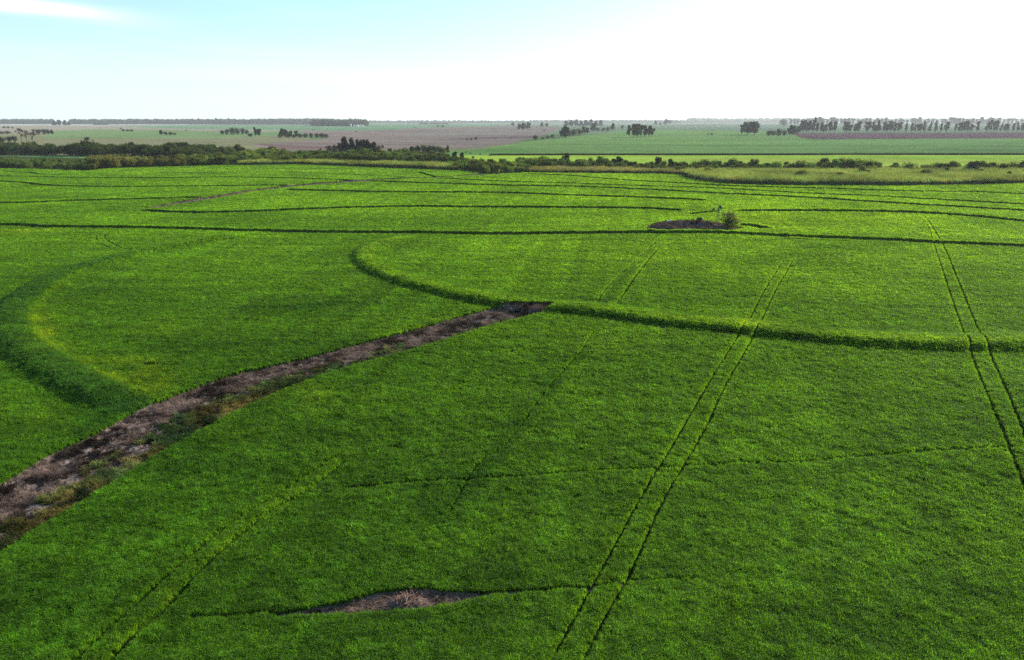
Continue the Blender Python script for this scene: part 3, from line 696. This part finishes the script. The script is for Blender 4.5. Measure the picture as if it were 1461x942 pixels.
clump([(470,217,11,13,'round',BR),(478,218,13,14,'round',BR),(487,219,16,14,'broad',BR),(494,221,26,17,'broad',BR),(503,221,24,16,'broad',BR),(511,221,22,14,'broad',BR),(518,222,24,15,'broad',BR),(526,222,23,14,'broad',BR),(533,222,20,15,'broad',BR),(539,221,15,12,'round',BR)], '{o} tall brownish tree of the grove above the thicket', 'brown grove above the thicket')
clump([(546,212,6,5,'round',D),(457.5,215,3.5,5,'round',D)], '{o} small dark tree beside the brown grove', 'small trees beside the brown grove')
clump([(x_, 221 - abs(x_ - 600) * .012, h_, 14, 'round', m_) for x_, h_, m_ in ((572,9,D),(580,12,D),(588,14,D),(596,15.5,D),(604,16,MI_),(612,16,D),(620,15,MI_),(627,13,MI_),(633,11,PA))], '{o} tree of the rounded green wood right of the brown grove', 'rounded green wood')
clump([(638.5,219.5,12.5,8,'broad',MI_)], '{o} single slender tree at the right end of the rounded wood', None)
clump([(557,225,14,9,'broad',MI_),(549,226,12,8,'broad',MI_),(565,224,11,8,'broad',D),(541,227,14,10,'broad',MI_)], '{o} upright green tree right of the brown grove', 'upright trees between the woods')
clump([(602,226,11,20,'round',MI_)], '{o} low rounded green bush in front of the rounded wood', None)
clump([(649,229,13,11,'broad',D),(659,229,12,12,'broad',D)], '{o} dark tree of the pair left of the bright green field', 'pair of dark trees')
clump([(675,227,4.5,7,'round',D),(665,218,2,4,'round',D),(671,219.5,2,5,'round',D),(685,221,2,5,'round',D)], '{o} small bush where the bright field begins', 'small bushes at the bright field')
clump([(624.5,181.5,3.2,6,'round',D),(631.5,181.5,3.2,7,'round',D)], '{o} dark tree of the lone pair on the mauve field, far', 'dark pair on the mauve field')
clump([(666,200.4,2.6,4,'round',D),(672.5,200,3,5,'round',D),(679,200,5,6,'round',D)], '{o} bush of the small trio on the mauve field', 'trio on the mauve field')
clump([(732,180.3,5.5,8,'broad',EU),(741,185,9,9,'broad',EU),(747,185.6,11,10,'broad',EU),(754,185,10.5,9,'broad',EU)], '{o} rounded tree of the blue group where mauve meets green', 'blue group of trees')
clump([(773,181.8,7.5,8,'broad',EU),(780,181.5,6,7,'broad',EU),(777,187.3,3,4,'round',EU)], '{o} far tree right of the blue group', 'far trees right of the blue group')
clump([(764,200,8,13,'round',BR)], '{o} reddish brown bush at the tip of the mauve field', None)
clump([(774,199,4,8,'round',D),(781,198.3,5,8,'round',D),(788,197.3,6,9,'round',MI_)], '{o} low bush between the reddish bush and the dark tree', 'low bushes on the field edge')
clump([(802,196.5,14,12,'broad',D),(807.5,197.6,18,15,'broad',D)], '{o} tall dark tree at the near end of the field edge trees', 'tall dark trees on the field edge')
clump([(x_, y_, h_, w_, k_, m_) for x_, y_, h_, w_, k_, m_ in ((818,194,12,14,'round',MI_),(826,193,10,12,'round',MI_),(833,192,12,10,'broad',EU),(838,191.5,10,8,'gum',EU),(846,188,12,12,'broad',EU),(853,187.6,6,9,'round',D),(860,187.4,6,10,'round',D),(867,187.2,7,8,'round',D))], '{o} tree in the line behind the tall dark tree', 'line behind the tall dark tree')
clump([(x_, 181, 9 + (i % 3), 10, 'broad', EU) for i, x_ in enumerate((808, 815, 822, 829, 836, 843, 850, 857))], '{o} hazy blue tree of the row behind the field edge trees', 'hazy row behind the field edge')
clump([(873.5,186.6,10.8,9,'broad',D)], '{o} round headed dark tree standing right of the field edge line', None)
clump([(888,185.5,7,5,'gum',EU)], '{o} thin pale tree between the round headed tree and the grove', None)
clump([(898,195.8,17,9,'gum',D),(904,196.4,20,11,'gum',D),(909,196.6,21,12,'gum',D),(914,196.2,19,11,'gum',D),(920,196,18,10,'gum',D),(926,195.3,17,10,'gum',D),(930,195,13,8,'gum',D)], '{o} eucalyptus of the tall grove on the green field', 'tall eucalyptus grove')
clump([(935.5,179.2,7.5,6,'broad',EU),(942,179,5,5,'broad',EU),(949,178.8,9,9,'broad',EU),(955,178,7,8,'broad',EU),(962,176.5,5,8,'round',EU),(968,176.3,4.6,8,'round',EU)], '{o} hazy tree of the far group right of the eucalyptus grove', 'far hazy group')
clump([(1058,192.8,16,8,'gum',D)], '{o} slender tree touching the left of the big round tree', None)
clump([(1066,193,20,17,'broad',D),(1076,193,20.5,18,'broad',D)], '{o} tree of the big round headed pair on the pale field', 'big round trees on the pale field')
clump([(1010,192.6,2.8,4,'round',D),(1015,192.6,2.8,5,'round',D)], '{o} small dark bush between the eucalyptus grove and the big tree', 'small bushes on the field line')
clump([(1097,193.8,9,13,'round',D),(1104,194,8,11,'round',D),(1111,194.3,12,13,'round',D),(1119,194.3,9,10,'round',D),(1127,194,16,12,'broad',D),(1133,192,13,10,'broad',D),(1139,190.5,11,9,'broad',BR)], '{o} tree of the dark clump left of the ploughed field', 'dark clump by the ploughed field')
clump([(1118,180.5,12.5,15,'round',EU)], '{o} round blue tree behind the dark clump', None)
# windbreak rows on the right
ONES = 'first second third fourth fifth sixth seventh eighth ninth tenth eleventh twelfth thirteenth fourteenth fifteenth sixteenth seventeenth eighteenth nineteenth'.split()
TENS = ['', '', 'twent', 'thirt', 'fort', 'fift', 'sixt', 'sevent', 'eight', 'ninet']
def ordinal(n):
    if n < 20: return ONES[n - 1]
    if n < 100: return TENS[n // 10] + ('ieth' if n % 10 == 0 else 'y-' + ONES[n % 10 - 1])
    return 'hundredth' if n == 100 else 'hundred and ' + ONES[n - 101]
xr = 1145.0; i = 0
while xr < 1660:
    gap = {9: 10, 14: 8, 23: 7, 33: 9, 40: 8}.get(i, 0)
    hh = random.uniform(11.5, 17) * (1.25 if xr < 1170 else 1)
    kd = 'slim' if random.random() < .62 else 'gum'
    tree(xr, 189.6 - (xr - 1145) * .0040, hh, hh * (.42 if kd == 'slim' else .62), kd, EU, ordinal(i + 1) + ' slender tree from the left in the windbreak along the ploughed field', 'windbreak along the ploughed field')
    xr += random.choice([3.6, 4.4, 5.2, 6, 8]) + gap; i += 1
xr = 1128.0; j = 0
while xr < 1640:
    j += 1
    hh = random.uniform(8, 10.5); big = 1350 < xr < 1378 or random.random() < .25
    tree(xr, 178.6 + random.uniform(-.3, .3), hh + (2 if big else 0), hh * (1.1 if big else .6), 'broad' if big else 'gum', EU, ordinal(j) + ' pale blue tree from the left in the row behind the windbreak', 'second row beyond the windbreak')
    xr += random.uniform(4, 8)
# fence line bushes by the bright field
clump([(909,221.3,3,4,'round',D),(938,221,2,3,'round',D),(980,221.2,1.6,3,'round',D),(1023,221.2,2.4,5,'round',D),(1030,221.2,1.6,4,'round',D),(1124,221.2,2.6,4,'round',D),(1168,221.3,2.2,5,'round',D),(1181,221.3,2,7,'round',D),(1189,221.3,2,7,'round',D),(1196,221.2,2.4,3,'round',D),(1208,221.2,3.2,6,'round',D),(1220,221.2,3.6,6,'round',D),(1227,221.2,3.2,6,'round',D),(1284,220.9,3,4,'round',D),(1300,220.8,2.4,8,'round',D),(1350,220.7,2.4,7,'round',D)],
      '{o} dark bush on the fence above the bright field', 'bushes on the fence line')
# trees standing in the riverside scrub
clump([(741,233,9.5,19,'round',D)], '{o} dark low rounded bush left end of the riverside scrub', None)
clump([(803,236,14,14,'broad',D),(809,236,18,15,'broad',D)], '{o} dark tree of the tall pair below the bright field', 'tall pair in the scrub')
clump([(842,236,12,14,'round',PA)], '{o} pale green bush beside the dark scrub tree', None)
clump([(855,238,15,19,'broad',D)], '{o} dark spreading tree right of the pale green bush', None)
clump([(876,239,13,14,'broad',D),(883,239,16,16,'broad',D)], '{o} dark tree of the second pair in the scrub', 'second pair in the scrub')
clump([(928,243,14,15,'round',D),(938,243,20,15,'broad',D),(947,243,15,14,'round',D),(957,242,16,15,'broad',D)], '{o} dark tree of the group of four in the scrub', 'group of four in the scrub')
clump([(976,241,12,15,'round',MI_),(990,241,13,14,'round',MI_),(1005,242,16,23,'round',D),(1020,241,14,16,'round',MI_),(1042,241,11,18,'round',D)], '{o} bush in the scrub just beyond the field corner', 'bushes beyond the field corner')
clump([(1060,240,9,16,'round',MI_),(1078,241,10,18,'round',D),(1092,242,11,18,'round',D)], '{o} low bush in the scrub above the reed bed', 'low bushes above the reeds')
clump([(1130,246,14,18,'round',D),(1140,246.5,14,18,'round',D),(1152,246,12,16,'round',D),(1162,246,10,14,'round',MI_)], '{o} dark bush of the wide clump behind the reeds', 'wide dark clump behind the reeds')
clump([(1176,246,9,16,'round',D)], '{o} low dark bush between the wide clump and the forked tree', None)
clump([(1192,246,15,14,'broad',MI_)], '{o} lighter green tree just left of the forked dark tree', None)
clump([(1207,249,15,14,'round',D),(1214,249,20,15,'broad',D)], '{o} dark tree of the forked looking pair behind the reeds', 'forked pair behind the reeds')
clump([(1263,246,8,13,'round',D)], '{o} small dark bush alone behind the reeds', None)
clump([(1386,250,20,27,'broad',D)], '{o} large dark tree behind the reeds toward the right edge', None)
clump([(1366,246,8,10,'round',PA)], '{o} pale bush left of the large dark tree', None)
clump([(1405,247,11,14,'round',D),(1415,247,11.5,14,'round',D)], '{o} dark low tree right of the large dark tree', 'low pair right of the large tree')
clump([(1457,249,20,26,'broad',D)], '{o} dark tree cut by the right edge of the view', None)
# the single bush beside the pond
tree(1040,328,29,40,'round',leaf_mat('olive_leaf', (.10, .14, .045), .4, None, False, .3, 0, 1.2),'round olive bush beside the windmill and dug pond',cat='bush',name='bush')
# far small bushes on the strip
for (px, py, hp, wp, lb) in ((120,716,26,34,'dark low bush on the lower edge of the bare strip, nearest the camera'),(300,607,16,34,'dark low bush on the lower edge of the bare strip, near its bend'),
                       (270,618,12,30,'low bush left of the one near the bend of the strip'),(418,552,9,22,'small dark bush half way along the strip'),(488,527,8,12,'smallest dark bush on the strip, farthest away')):
    tree(px, py, hp, wp, 'round', M_DARK, lb, 'bushes on the bare strip', 'bush', 'low_bush')

# ------------------------------------------------------------------ masses of scrub, reeds, woods
def proto_of(kd, v, s=1.0):
    q = PROTO[kd, v]; n0 = len(q[2]); return (q[2] + q[4], list(q[3]) + [tuple(i + n0 for i in f) for f in q[5]], [0] * len(q[3]) + [1] * len(q[5]))
MP = [proto_of('round', i) for i in range(4)] + [proto_of('broad', i) for i in range(2)]
def band(items, step=2.2):
    """rows of plants standing between two base lines given in photo px; returns positions"""
def mass(name, specs, label, cat, mats=(M_MASS, M_BARK), protos=None, nv=6):
    PT = []; SC = []; RO = []; VA = []; TI = []
    for (poly, dens, hm, hv, tn, tv, wf) in specs:
        pw = np.array([P(a, b) for a, b in poly]); lo = pw.min(0); hi = pw.max(0)
        n = int((hi[0] - lo[0]) * (hi[1] - lo[1]) * dens); x = rng.uniform(lo[0], hi[0], n); y = rng.uniform(lo[1], hi[1], n)
        m = inside(x, y, pw); x = x[m]; y = y[m]; n = len(x)
        h = hm * (1 + hv * rng.normal(0, 1, n) * .5 + hv * 2 * fbm(x * .05, y * .05, 17, 2)); h = np.clip(h, hm * .35, hm * 1.9)
        PT.append(np.stack([x, y, np.zeros(n)], 1)); wd = h * wf * rng.uniform(.8, 1.25, n)
        SC.append(np.stack([wd, wd, h], 1)); RO.append(np.stack([np.zeros(n), np.zeros(n), rng.uniform(0, 6.28, n)], 1)); VA.append(rng.integers(0, nv, n))
        b = np.clip(1 + tv * (rng.normal(0, .5, n) + 2 * fbm(x * .07, y * .07, 27, 2)), .35, 2)[:, None]
        TI.append(np.array(tn)[None, :] * b * (1 + .25 * rng.uniform(-1, 1, (n, 1)) * np.array([[1, 0, -.5]])))
    PT, SC, RO, VA, TI = [np.concatenate(q) for q in (PT, SC, RO, VA, TI)]
    print(name, len(PT))
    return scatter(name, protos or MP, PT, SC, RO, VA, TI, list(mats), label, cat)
# dark wood on the left: tall dense belt, lit tops, shaded face
mass('riverside_wood', [
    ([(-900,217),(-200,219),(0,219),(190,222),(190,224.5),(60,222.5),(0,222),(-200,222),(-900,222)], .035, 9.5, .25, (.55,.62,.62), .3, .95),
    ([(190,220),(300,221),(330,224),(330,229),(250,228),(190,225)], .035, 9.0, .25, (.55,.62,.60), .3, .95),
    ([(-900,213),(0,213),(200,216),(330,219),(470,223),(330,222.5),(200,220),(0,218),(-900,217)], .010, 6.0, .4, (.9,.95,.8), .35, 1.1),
  ], 'dense dark wood running along the river at left', 'wood')
mass('thicket', [
    ([(-900,236),(0,235),(125,236),(140,244),(60,242),(0,241),(-900,242)], .050, 4.6, .25, (1.05,1.15,.9), .35, 1.1),
    ([(128,235),(190,234),(250,234),(262,237.6),(160,240.6),(128,243)], .050, 6.6, .12, (1.45,1.15,1.05), .3, 1.05),
    ([(255,231),(340,229),(345,236),(262,237.8)], .045, 5.2, .25, (1.3,1.35,.8), .45, 1.1),
    ([(330,222),(440,224),(480,228),(480,234),(345,235)], .040, 5.0, .30, (1.25,1.35,.85), .45, 1.1),
    ([(400,226),(500,226),(640,231),(640,236),(520,234),(420,231)], .045, 5.5, .30, (.70,.85,.75), .4, 1.1),
    ([(500,222),(570,224),(640,228),(640,232),(500,228)], .035, 5.0, .30, (1.0,1.15,.8), .5, 1.1),
    ([(640,232),(700,236),(760,238),(760,247),(715,248.5),(690,248),(650,243),(640,240)], .050, 4.2, .30, (1.15,1.3,.85), .5, 1.1),
    ([(740,236),(860,238),(980,242),(1080,243),(1080,247),(975,248),(860,244),(740,243)], .055, 5.2, .35, (.75,.9,.75), .5, 1.1),
    ([(1080,243),(1250,245),(1250,249),(1080,248)], .050, 5.2, .5, (.9,1.1,.75), .5, 1.1),
    ([(985,247),(1461,249),(1700,249),(1700,258),(1461,258),(1300,259),(1100,258),(1000,253)], .0045, 4.6, .4, (.95,1.0,.7), .5, 1.2),
    ([(1250,245),(1400,245),(1700,246),(1700,250),(1250,249)], .032, 4.6, .5, (.8,.9,.72), .5, 1.2),
  ], 'tangled green and brown thicket of shrubs along the river', 'thicket')
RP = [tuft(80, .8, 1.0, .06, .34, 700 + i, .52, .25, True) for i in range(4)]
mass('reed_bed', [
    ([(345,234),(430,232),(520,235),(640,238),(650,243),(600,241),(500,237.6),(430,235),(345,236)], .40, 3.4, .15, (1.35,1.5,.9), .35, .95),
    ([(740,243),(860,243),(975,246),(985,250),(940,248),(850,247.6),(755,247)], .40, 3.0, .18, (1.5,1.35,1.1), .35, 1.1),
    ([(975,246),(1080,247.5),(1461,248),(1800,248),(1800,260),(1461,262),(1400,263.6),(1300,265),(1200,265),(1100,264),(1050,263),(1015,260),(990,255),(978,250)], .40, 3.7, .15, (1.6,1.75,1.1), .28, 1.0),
  ], 'tall pale green reeds along the field edge', 'reeds', (leaf_mat('reed_leaf', (.22, .215, .075), .12, (.26, .27, .07), True, .25, 0, .4), leaf_mat('reed_shaded_stem', (.050, .050, .036), .03, None, True, .25, 0, .4)), RP, 4)  # dark lower blade halves paint the shade on the reed front
mass('distant_woods', [
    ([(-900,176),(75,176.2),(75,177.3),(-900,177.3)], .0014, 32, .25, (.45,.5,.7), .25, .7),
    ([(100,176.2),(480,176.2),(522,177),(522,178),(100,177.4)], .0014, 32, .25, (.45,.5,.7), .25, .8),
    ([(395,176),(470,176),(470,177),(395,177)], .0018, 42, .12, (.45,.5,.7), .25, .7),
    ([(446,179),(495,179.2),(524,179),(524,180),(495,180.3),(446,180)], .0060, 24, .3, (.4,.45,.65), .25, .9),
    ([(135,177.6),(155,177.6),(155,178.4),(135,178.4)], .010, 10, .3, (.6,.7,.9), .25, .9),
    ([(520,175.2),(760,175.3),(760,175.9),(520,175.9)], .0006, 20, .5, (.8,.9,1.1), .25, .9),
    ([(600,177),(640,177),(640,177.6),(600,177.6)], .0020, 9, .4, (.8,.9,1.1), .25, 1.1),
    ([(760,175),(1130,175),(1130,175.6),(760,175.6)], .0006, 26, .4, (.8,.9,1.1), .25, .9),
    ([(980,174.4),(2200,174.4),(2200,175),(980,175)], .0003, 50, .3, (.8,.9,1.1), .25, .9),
  ], 'hazy blue woods along the horizon', 'woods')

# ------------------------------------------------------------------ small made things
def empty(name, loc, rz, label, cat, group=None):
    o = bpy.data.objects.new(name, None); COL.objects.link(o); o.location = loc; o.rotation_euler = (0, 0, rz); o.empty_display_size = .2
    return tagp(o, label, cat, group)
def box(V, F, x0, x1, y0, y1, z0, z1):
    k = len(V); V += [(x0,y0,z0),(x1,y0,z0),(x1,y1,z0),(x0,y1,z0),(x0,y0,z1),(x1,y0,z1),(x1,y1,z1),(x0,y1,z1)]
    F += [(k,k+3,k+2,k+1),(k+4,k+5,k+6,k+7),(k,k+1,k+5,k+4),(k+1,k+2,k+6,k+5),(k+2,k+3,k+7,k+6),(k+3,k,k+4,k+7)]
# windmill water pump
x, y = P(1023, 321.5)
wm = empty('windmill', (x, y, 0), math.radians(8), 'small dark metal windmill pump standing left of the round bush', 'windmill')
HT = 4.3
for a, b in ((-1, -1), (1, -1), (1, 1), (-1, 1)):
    V = []; F = []; tube(V, F, (a * .55, b * .55, -.1), (a * .08, b * .08, HT), .045, .03, 5); mesh_obj('leg', V, F, M_METAL, wm)
V = []; F = []
for z in (.9, 1.8, 2.7, 3.5):
    q = .55 - .47 * z / HT
    for (a, b), (c, d) in (((-1,-1),(1,-1)), ((1,-1),(1,1)), ((1,1),(-1,1)), ((-1,1),(-1,-1))):
        tube(V, F, (a*q, b*q, z), (c*q, d*q, z), .018, .018, 4); q2 = .55 - .47 * (z - .85) / HT
        tube(V, F, (a*q, b*q, z), (c*q2, d*q2, z - .85), .012, .012, 4)
mesh_obj('bracing', V, F, M_METAL, wm)
V = []; F = []; tube(V, F, (0, 0, 0), (0, 0, HT), .025, .025, 5); mesh_obj('pump_rod', V, F, M_METAL, wm)
V = []; F = []; tube(V, F, (-.35, 0, HT + .05), (.4, 0, HT + .05), .12, .12, 8); hubo = mesh_obj('gearbox', V, F, M_METAL, wm)
V = []; F = []
rt_ = mesh_obj('wheel', [(0, 0, 0)], [], M_METAL, wm); 
for ring in (.45, 1.15):
    for i in range(24):
        a = 6.2832 * i / 24; b = 6.2832 * (i + 1) / 24
        tube(V, F, (.45, ring * math.cos(a), HT + .05 + ring * math.sin(a)), (.45, ring * math.cos(b), HT + .05 + ring * math.sin(b)), .015, .015, 4)
for i in range(16):
    a = 6.2832 * i / 16; c, s = math.cos(a), math.sin(a); c2, s2 = math.cos(a + .26), math.sin(a + .26); k = len(V); z0 = HT + .05
    V += [(.42, .4 * c, z0 + .4 * s), (.52, .4 * c2, z0 + .4 * s2), (.56, 1.2 * c2, z0 + 1.2 * s2), (.42, 1.2 * c, z0 + 1.2 * s)]; F.append((k, k+1, k+2, k+3))
    if i % 4 == 0: tube(V, F, (.45, 0, z0), (.45, 1.2 * c, z0 + 1.2 * s), .02, .02, 4)
me_ = bpy.data.meshes.new('wheel'); me_.from_pydata(V, [], F); me_.materials.append(M_METAL); rt_.data = me_
V = []; F = []; tube(V, F, (-.3, 0, HT + .05), (-1.5, 0, HT + .1), .025, .02, 4); box(V, F, -1.75, -1.05, -.012, .012, HT - .2, HT + .45); mesh_obj('tail_vane', V, F, M_METAL, wm)
# troughs and white block on the bank
def trough(px, py, L_, W_, H_, m, label, name, rz=0):
    x, y = P(px, py); o = empty(name, (x, y, 0), rz, label, name.split('_')[-1]); z = .55
    V = []; F = []; box(V, F, -L_/2, L_/2, -W_/2, W_/2, z - .6, z + .10); mesh_obj('base', V, F, m, o)
    V = []; F = []; t = .09
    for b in ((-L_/2, L_/2, -W_/2, -W_/2 + t), (-L_/2, L_/2, W_/2 - t, W_/2), (-L_/2, -L_/2 + t, -W_/2 + t, W_/2 - t), (L_/2 - t, L_/2, -W_/2 + t, W_/2 - t)):
        box(V, F, b[0], b[1], b[2], b[3], z + .10, z + H_)
    mesh_obj('rim', V, F, m, o); return o
trough(954.5, 321.0, 1.0, .9, .75, M_WHITE, 'small white trough on the far bank of the dug pond', 'water_trough')
trough(998, 316.3, 1.5, .8, .6, plain_mat('dark_metal', (.03, .035, .03)), 'dark low cattle trough in the crop behind the pond bank', 'cattle_trough')
# brush pile on the bare patch in the foreground
x, y = P(582, 862)
bp = empty('brush_pile', (x, y, 0), 0, 'heap of dry reddish branches on the bare patch nearest the camera', 'brush pile')
r = np.random.default_rng(5)
for nm, cnt, m in (('branches', 150, M_TWIG), ('pale_branches', 14, plain_mat('pale_wood', (.34, .25, .19), .9))):
    V = []; F = []
    for i in range(cnt):
        a = r.uniform(0, 6.28); q = abs(r.normal(0, .55)); bx, by = q * math.cos(a) * 1.5, q * math.sin(a) * .75
        l = r.uniform(.5, 1.3); d = np.array([r.normal(.35, .7), r.normal(0, .5), r.normal(.10, .18)]); d /= np.linalg.norm(d)
        z = max(.05, .52 * math.exp(-(bx / 1.0) ** 2 - (by / .6) ** 2) * r.uniform(.3, 1.1)); c = np.array([bx, by, z]); rad = r.uniform(.010, .026)
        p0 = c - d * l / 2; p1 = c + d * l / 2; p0[2] = max(p0[2], .0); p1[2] = max(p1[2], .02); mid3 = c + r.normal(0, .06, 3)
        tube(V, F, p0, mid3, rad, rad * .8, 5); tube(V, F, mid3, p1, rad * .8, rad * .4, 5)
    mesh_obj(nm, V, F, m, bp)
V = []; F = []; k = 14
for j in range(6):
    for i in range(k):
        a = 6.2832 * i / k; q = j / 5; V.append((1.7 * q * math.cos(a) * r.uniform(.9, 1.1), .8 * q * math.sin(a) * r.uniform(.9, 1.1), .32 * (1 - q ** 2) - .05 * q + r.uniform(-.03, .03)))
for j in range(5):
    for i in range(k): F.append((j*k+i, j*k+(i+1)%k, (j+1)*k+(i+1)%k, (j+1)*k+i))
mesh_obj('litter_mound', V, F, plain_mat('leaf_litter', (.11, .07, .055), .95, 0, .4, 6), bp)
# farm buildings before the far wood
def house(px, py, Lm, Wm, Hm, rh, label, rz):
    x, y = P(px, py); o = empty('farm_building', (x, y, 0), rz, label, 'building', None)
    V = []; F = []; box(V, F, -Lm/2, Lm/2, -Wm/2, Wm/2, -.3, Hm)
    k = len(V); V += [(-Lm/2, -Wm/2, Hm), (-Lm/2, Wm/2, Hm), (-Lm/2, 0, Hm + rh), (Lm/2, -Wm/2, Hm), (Lm/2, Wm/2, Hm), (Lm/2, 0, Hm + rh)]; F += [(k, k+2, k+1), (k+3, k+4, k+5)]
    mesh_obj('wall', V, F, M_WHITE, o)
    e = .4; V = []; F = []
    for s in (-1, 1):
        k = len(V); dz = rh / (Wm / 2) * e
        V += [(-Lm/2 - e, s * (Wm/2 + e), Hm - dz + .06), (Lm/2 + e, s * (Wm/2 + e), Hm - dz + .06), (Lm/2 + e, 0, Hm + rh + .06), (-Lm/2 - e, 0, Hm + rh + .06)]
        V += [(a, b, c + .15) for a, b, c in V[k:k+4]]
        F += [(k, k+1, k+2, k+3), (k+4, k+7, k+6, k+5), (k, k+4, k+5, k+1), (k+1, k+5, k+6, k+2), (k+3, k+2, k+6, k+7), (k, k+3, k+7, k+4)]
    mesh_obj('roof', V, F, M_ROOF, o)
    V = []; F = []; box(V, F, -1.6, 1.6, -Wm/2 - .05, -Wm/2 - .003, -.1, Hm * .7); mesh_obj('door', V, F, M_METAL, o)
    for q in (-.33, .33):
        V = []; F = []; box(V, F, Lm*q - .8, Lm*q + .8, -Wm/2 - .04, -Wm/2 - .003, Hm * .4, Hm * .7); mesh_obj('window', V, F, M_GLASS, o)
house(500.5, 180.5, 7, 7, 9.5, 2.5, 'small tall white building left of the farm sheds by the far wood', .1)
house(508, 180.7, 22, 12, 5, 2.2, 'white farm shed in the middle of the three by the far wood', -.1)
house(516, 180.7, 22, 12, 5, 2.2, 'white farm shed at the right end by the far wood', .15)
# fence along the bright field: posts and wires, in one thing
A = P(705, 221.7); B = P(1620, 220.6); fo = empty('wire_fence', (A[0], A[1], 0), 0, 'post and wire fence along the top of the bright yellow green field', 'fence')
npst = 96
for i in range(npst):
    t = i / (npst - 1); V = []; F = []; box(V, F, -.10, .10, -.10, .10, -.3, 1.5)
    p = mesh_obj('post', V, F, M_WOOD, fo) if i == 0 else bpy.data.objects.new('post', p0_)
    if i == 0: p0_ = p.data
    else: COL.objects.link(p); p.parent = fo
    p.location = ((B[0] - A[0]) * t, (B[1] - A[1]) * t, 0)
V = []; F = []
for z in (.4, .75, 1.1, 1.35): tube(V, F, (0, 0, z), (B[0] - A[0], B[1] - A[1], z), .03, .03, 4)
mesh_obj('wire', V, F, M_METAL, fo)
# rough grass growing along that fence
gx = rng.uniform(700, 1640, 9000); gp = np.array([P(a, 221.75 - (a - 705) * .0012 + rng.normal(0, .12)) for a in gx]); n = len(gp)
scatter('fence_grass', [tuft(40, .8, 1.0, .06, .5, 800 + i) for i in range(3)], np.concatenate([gp, np.zeros((n, 1))], 1), np.stack([rng.uniform(1, 2.2, n), rng.uniform(1, 2.2, n), rng.uniform(.7, 1.8, n)], 1),
        np.stack([np.zeros(n), np.zeros(n), rng.uniform(0, 6.28, n)], 1), rng.integers(0, 3, n), rng.uniform(.4, .9, (n, 1)) * np.array([[.8, .8, .9]]), [M_MASSG], 'rough dark grass along the far wire fence', 'grass')

# ------------------------------------------------------------------ haze
HZ = 21000
V = []; F = []; box(V, F, -HZ, HZ, -13500, HZ, -2.5, 75)
m = mat('air'); N, L = nodes(m); o = N('ShaderNodeOutputMaterial'); pv = N('ShaderNodeVolumePrincipled')
pv.inputs['Density'].default_value = 0.00005; pv.inputs['Color'].default_value = (.90, .94, 1.0, 1); pv.inputs['Anisotropy'].default_value = .2
L(pv.outputs[0], o.inputs['Volume'])
hz = mesh_obj('haze', V, F, m); hz['kind'] = 'stuff'; hz['label'] = 'thin pale haze over the plain'; hz['category'] = 'haze'; hz.display_type = 'WIRE'
m.cycles.homogeneous_volume = True if hasattr(m, 'cycles') and hasattr(m.cycles, 'homogeneous_volume') else False
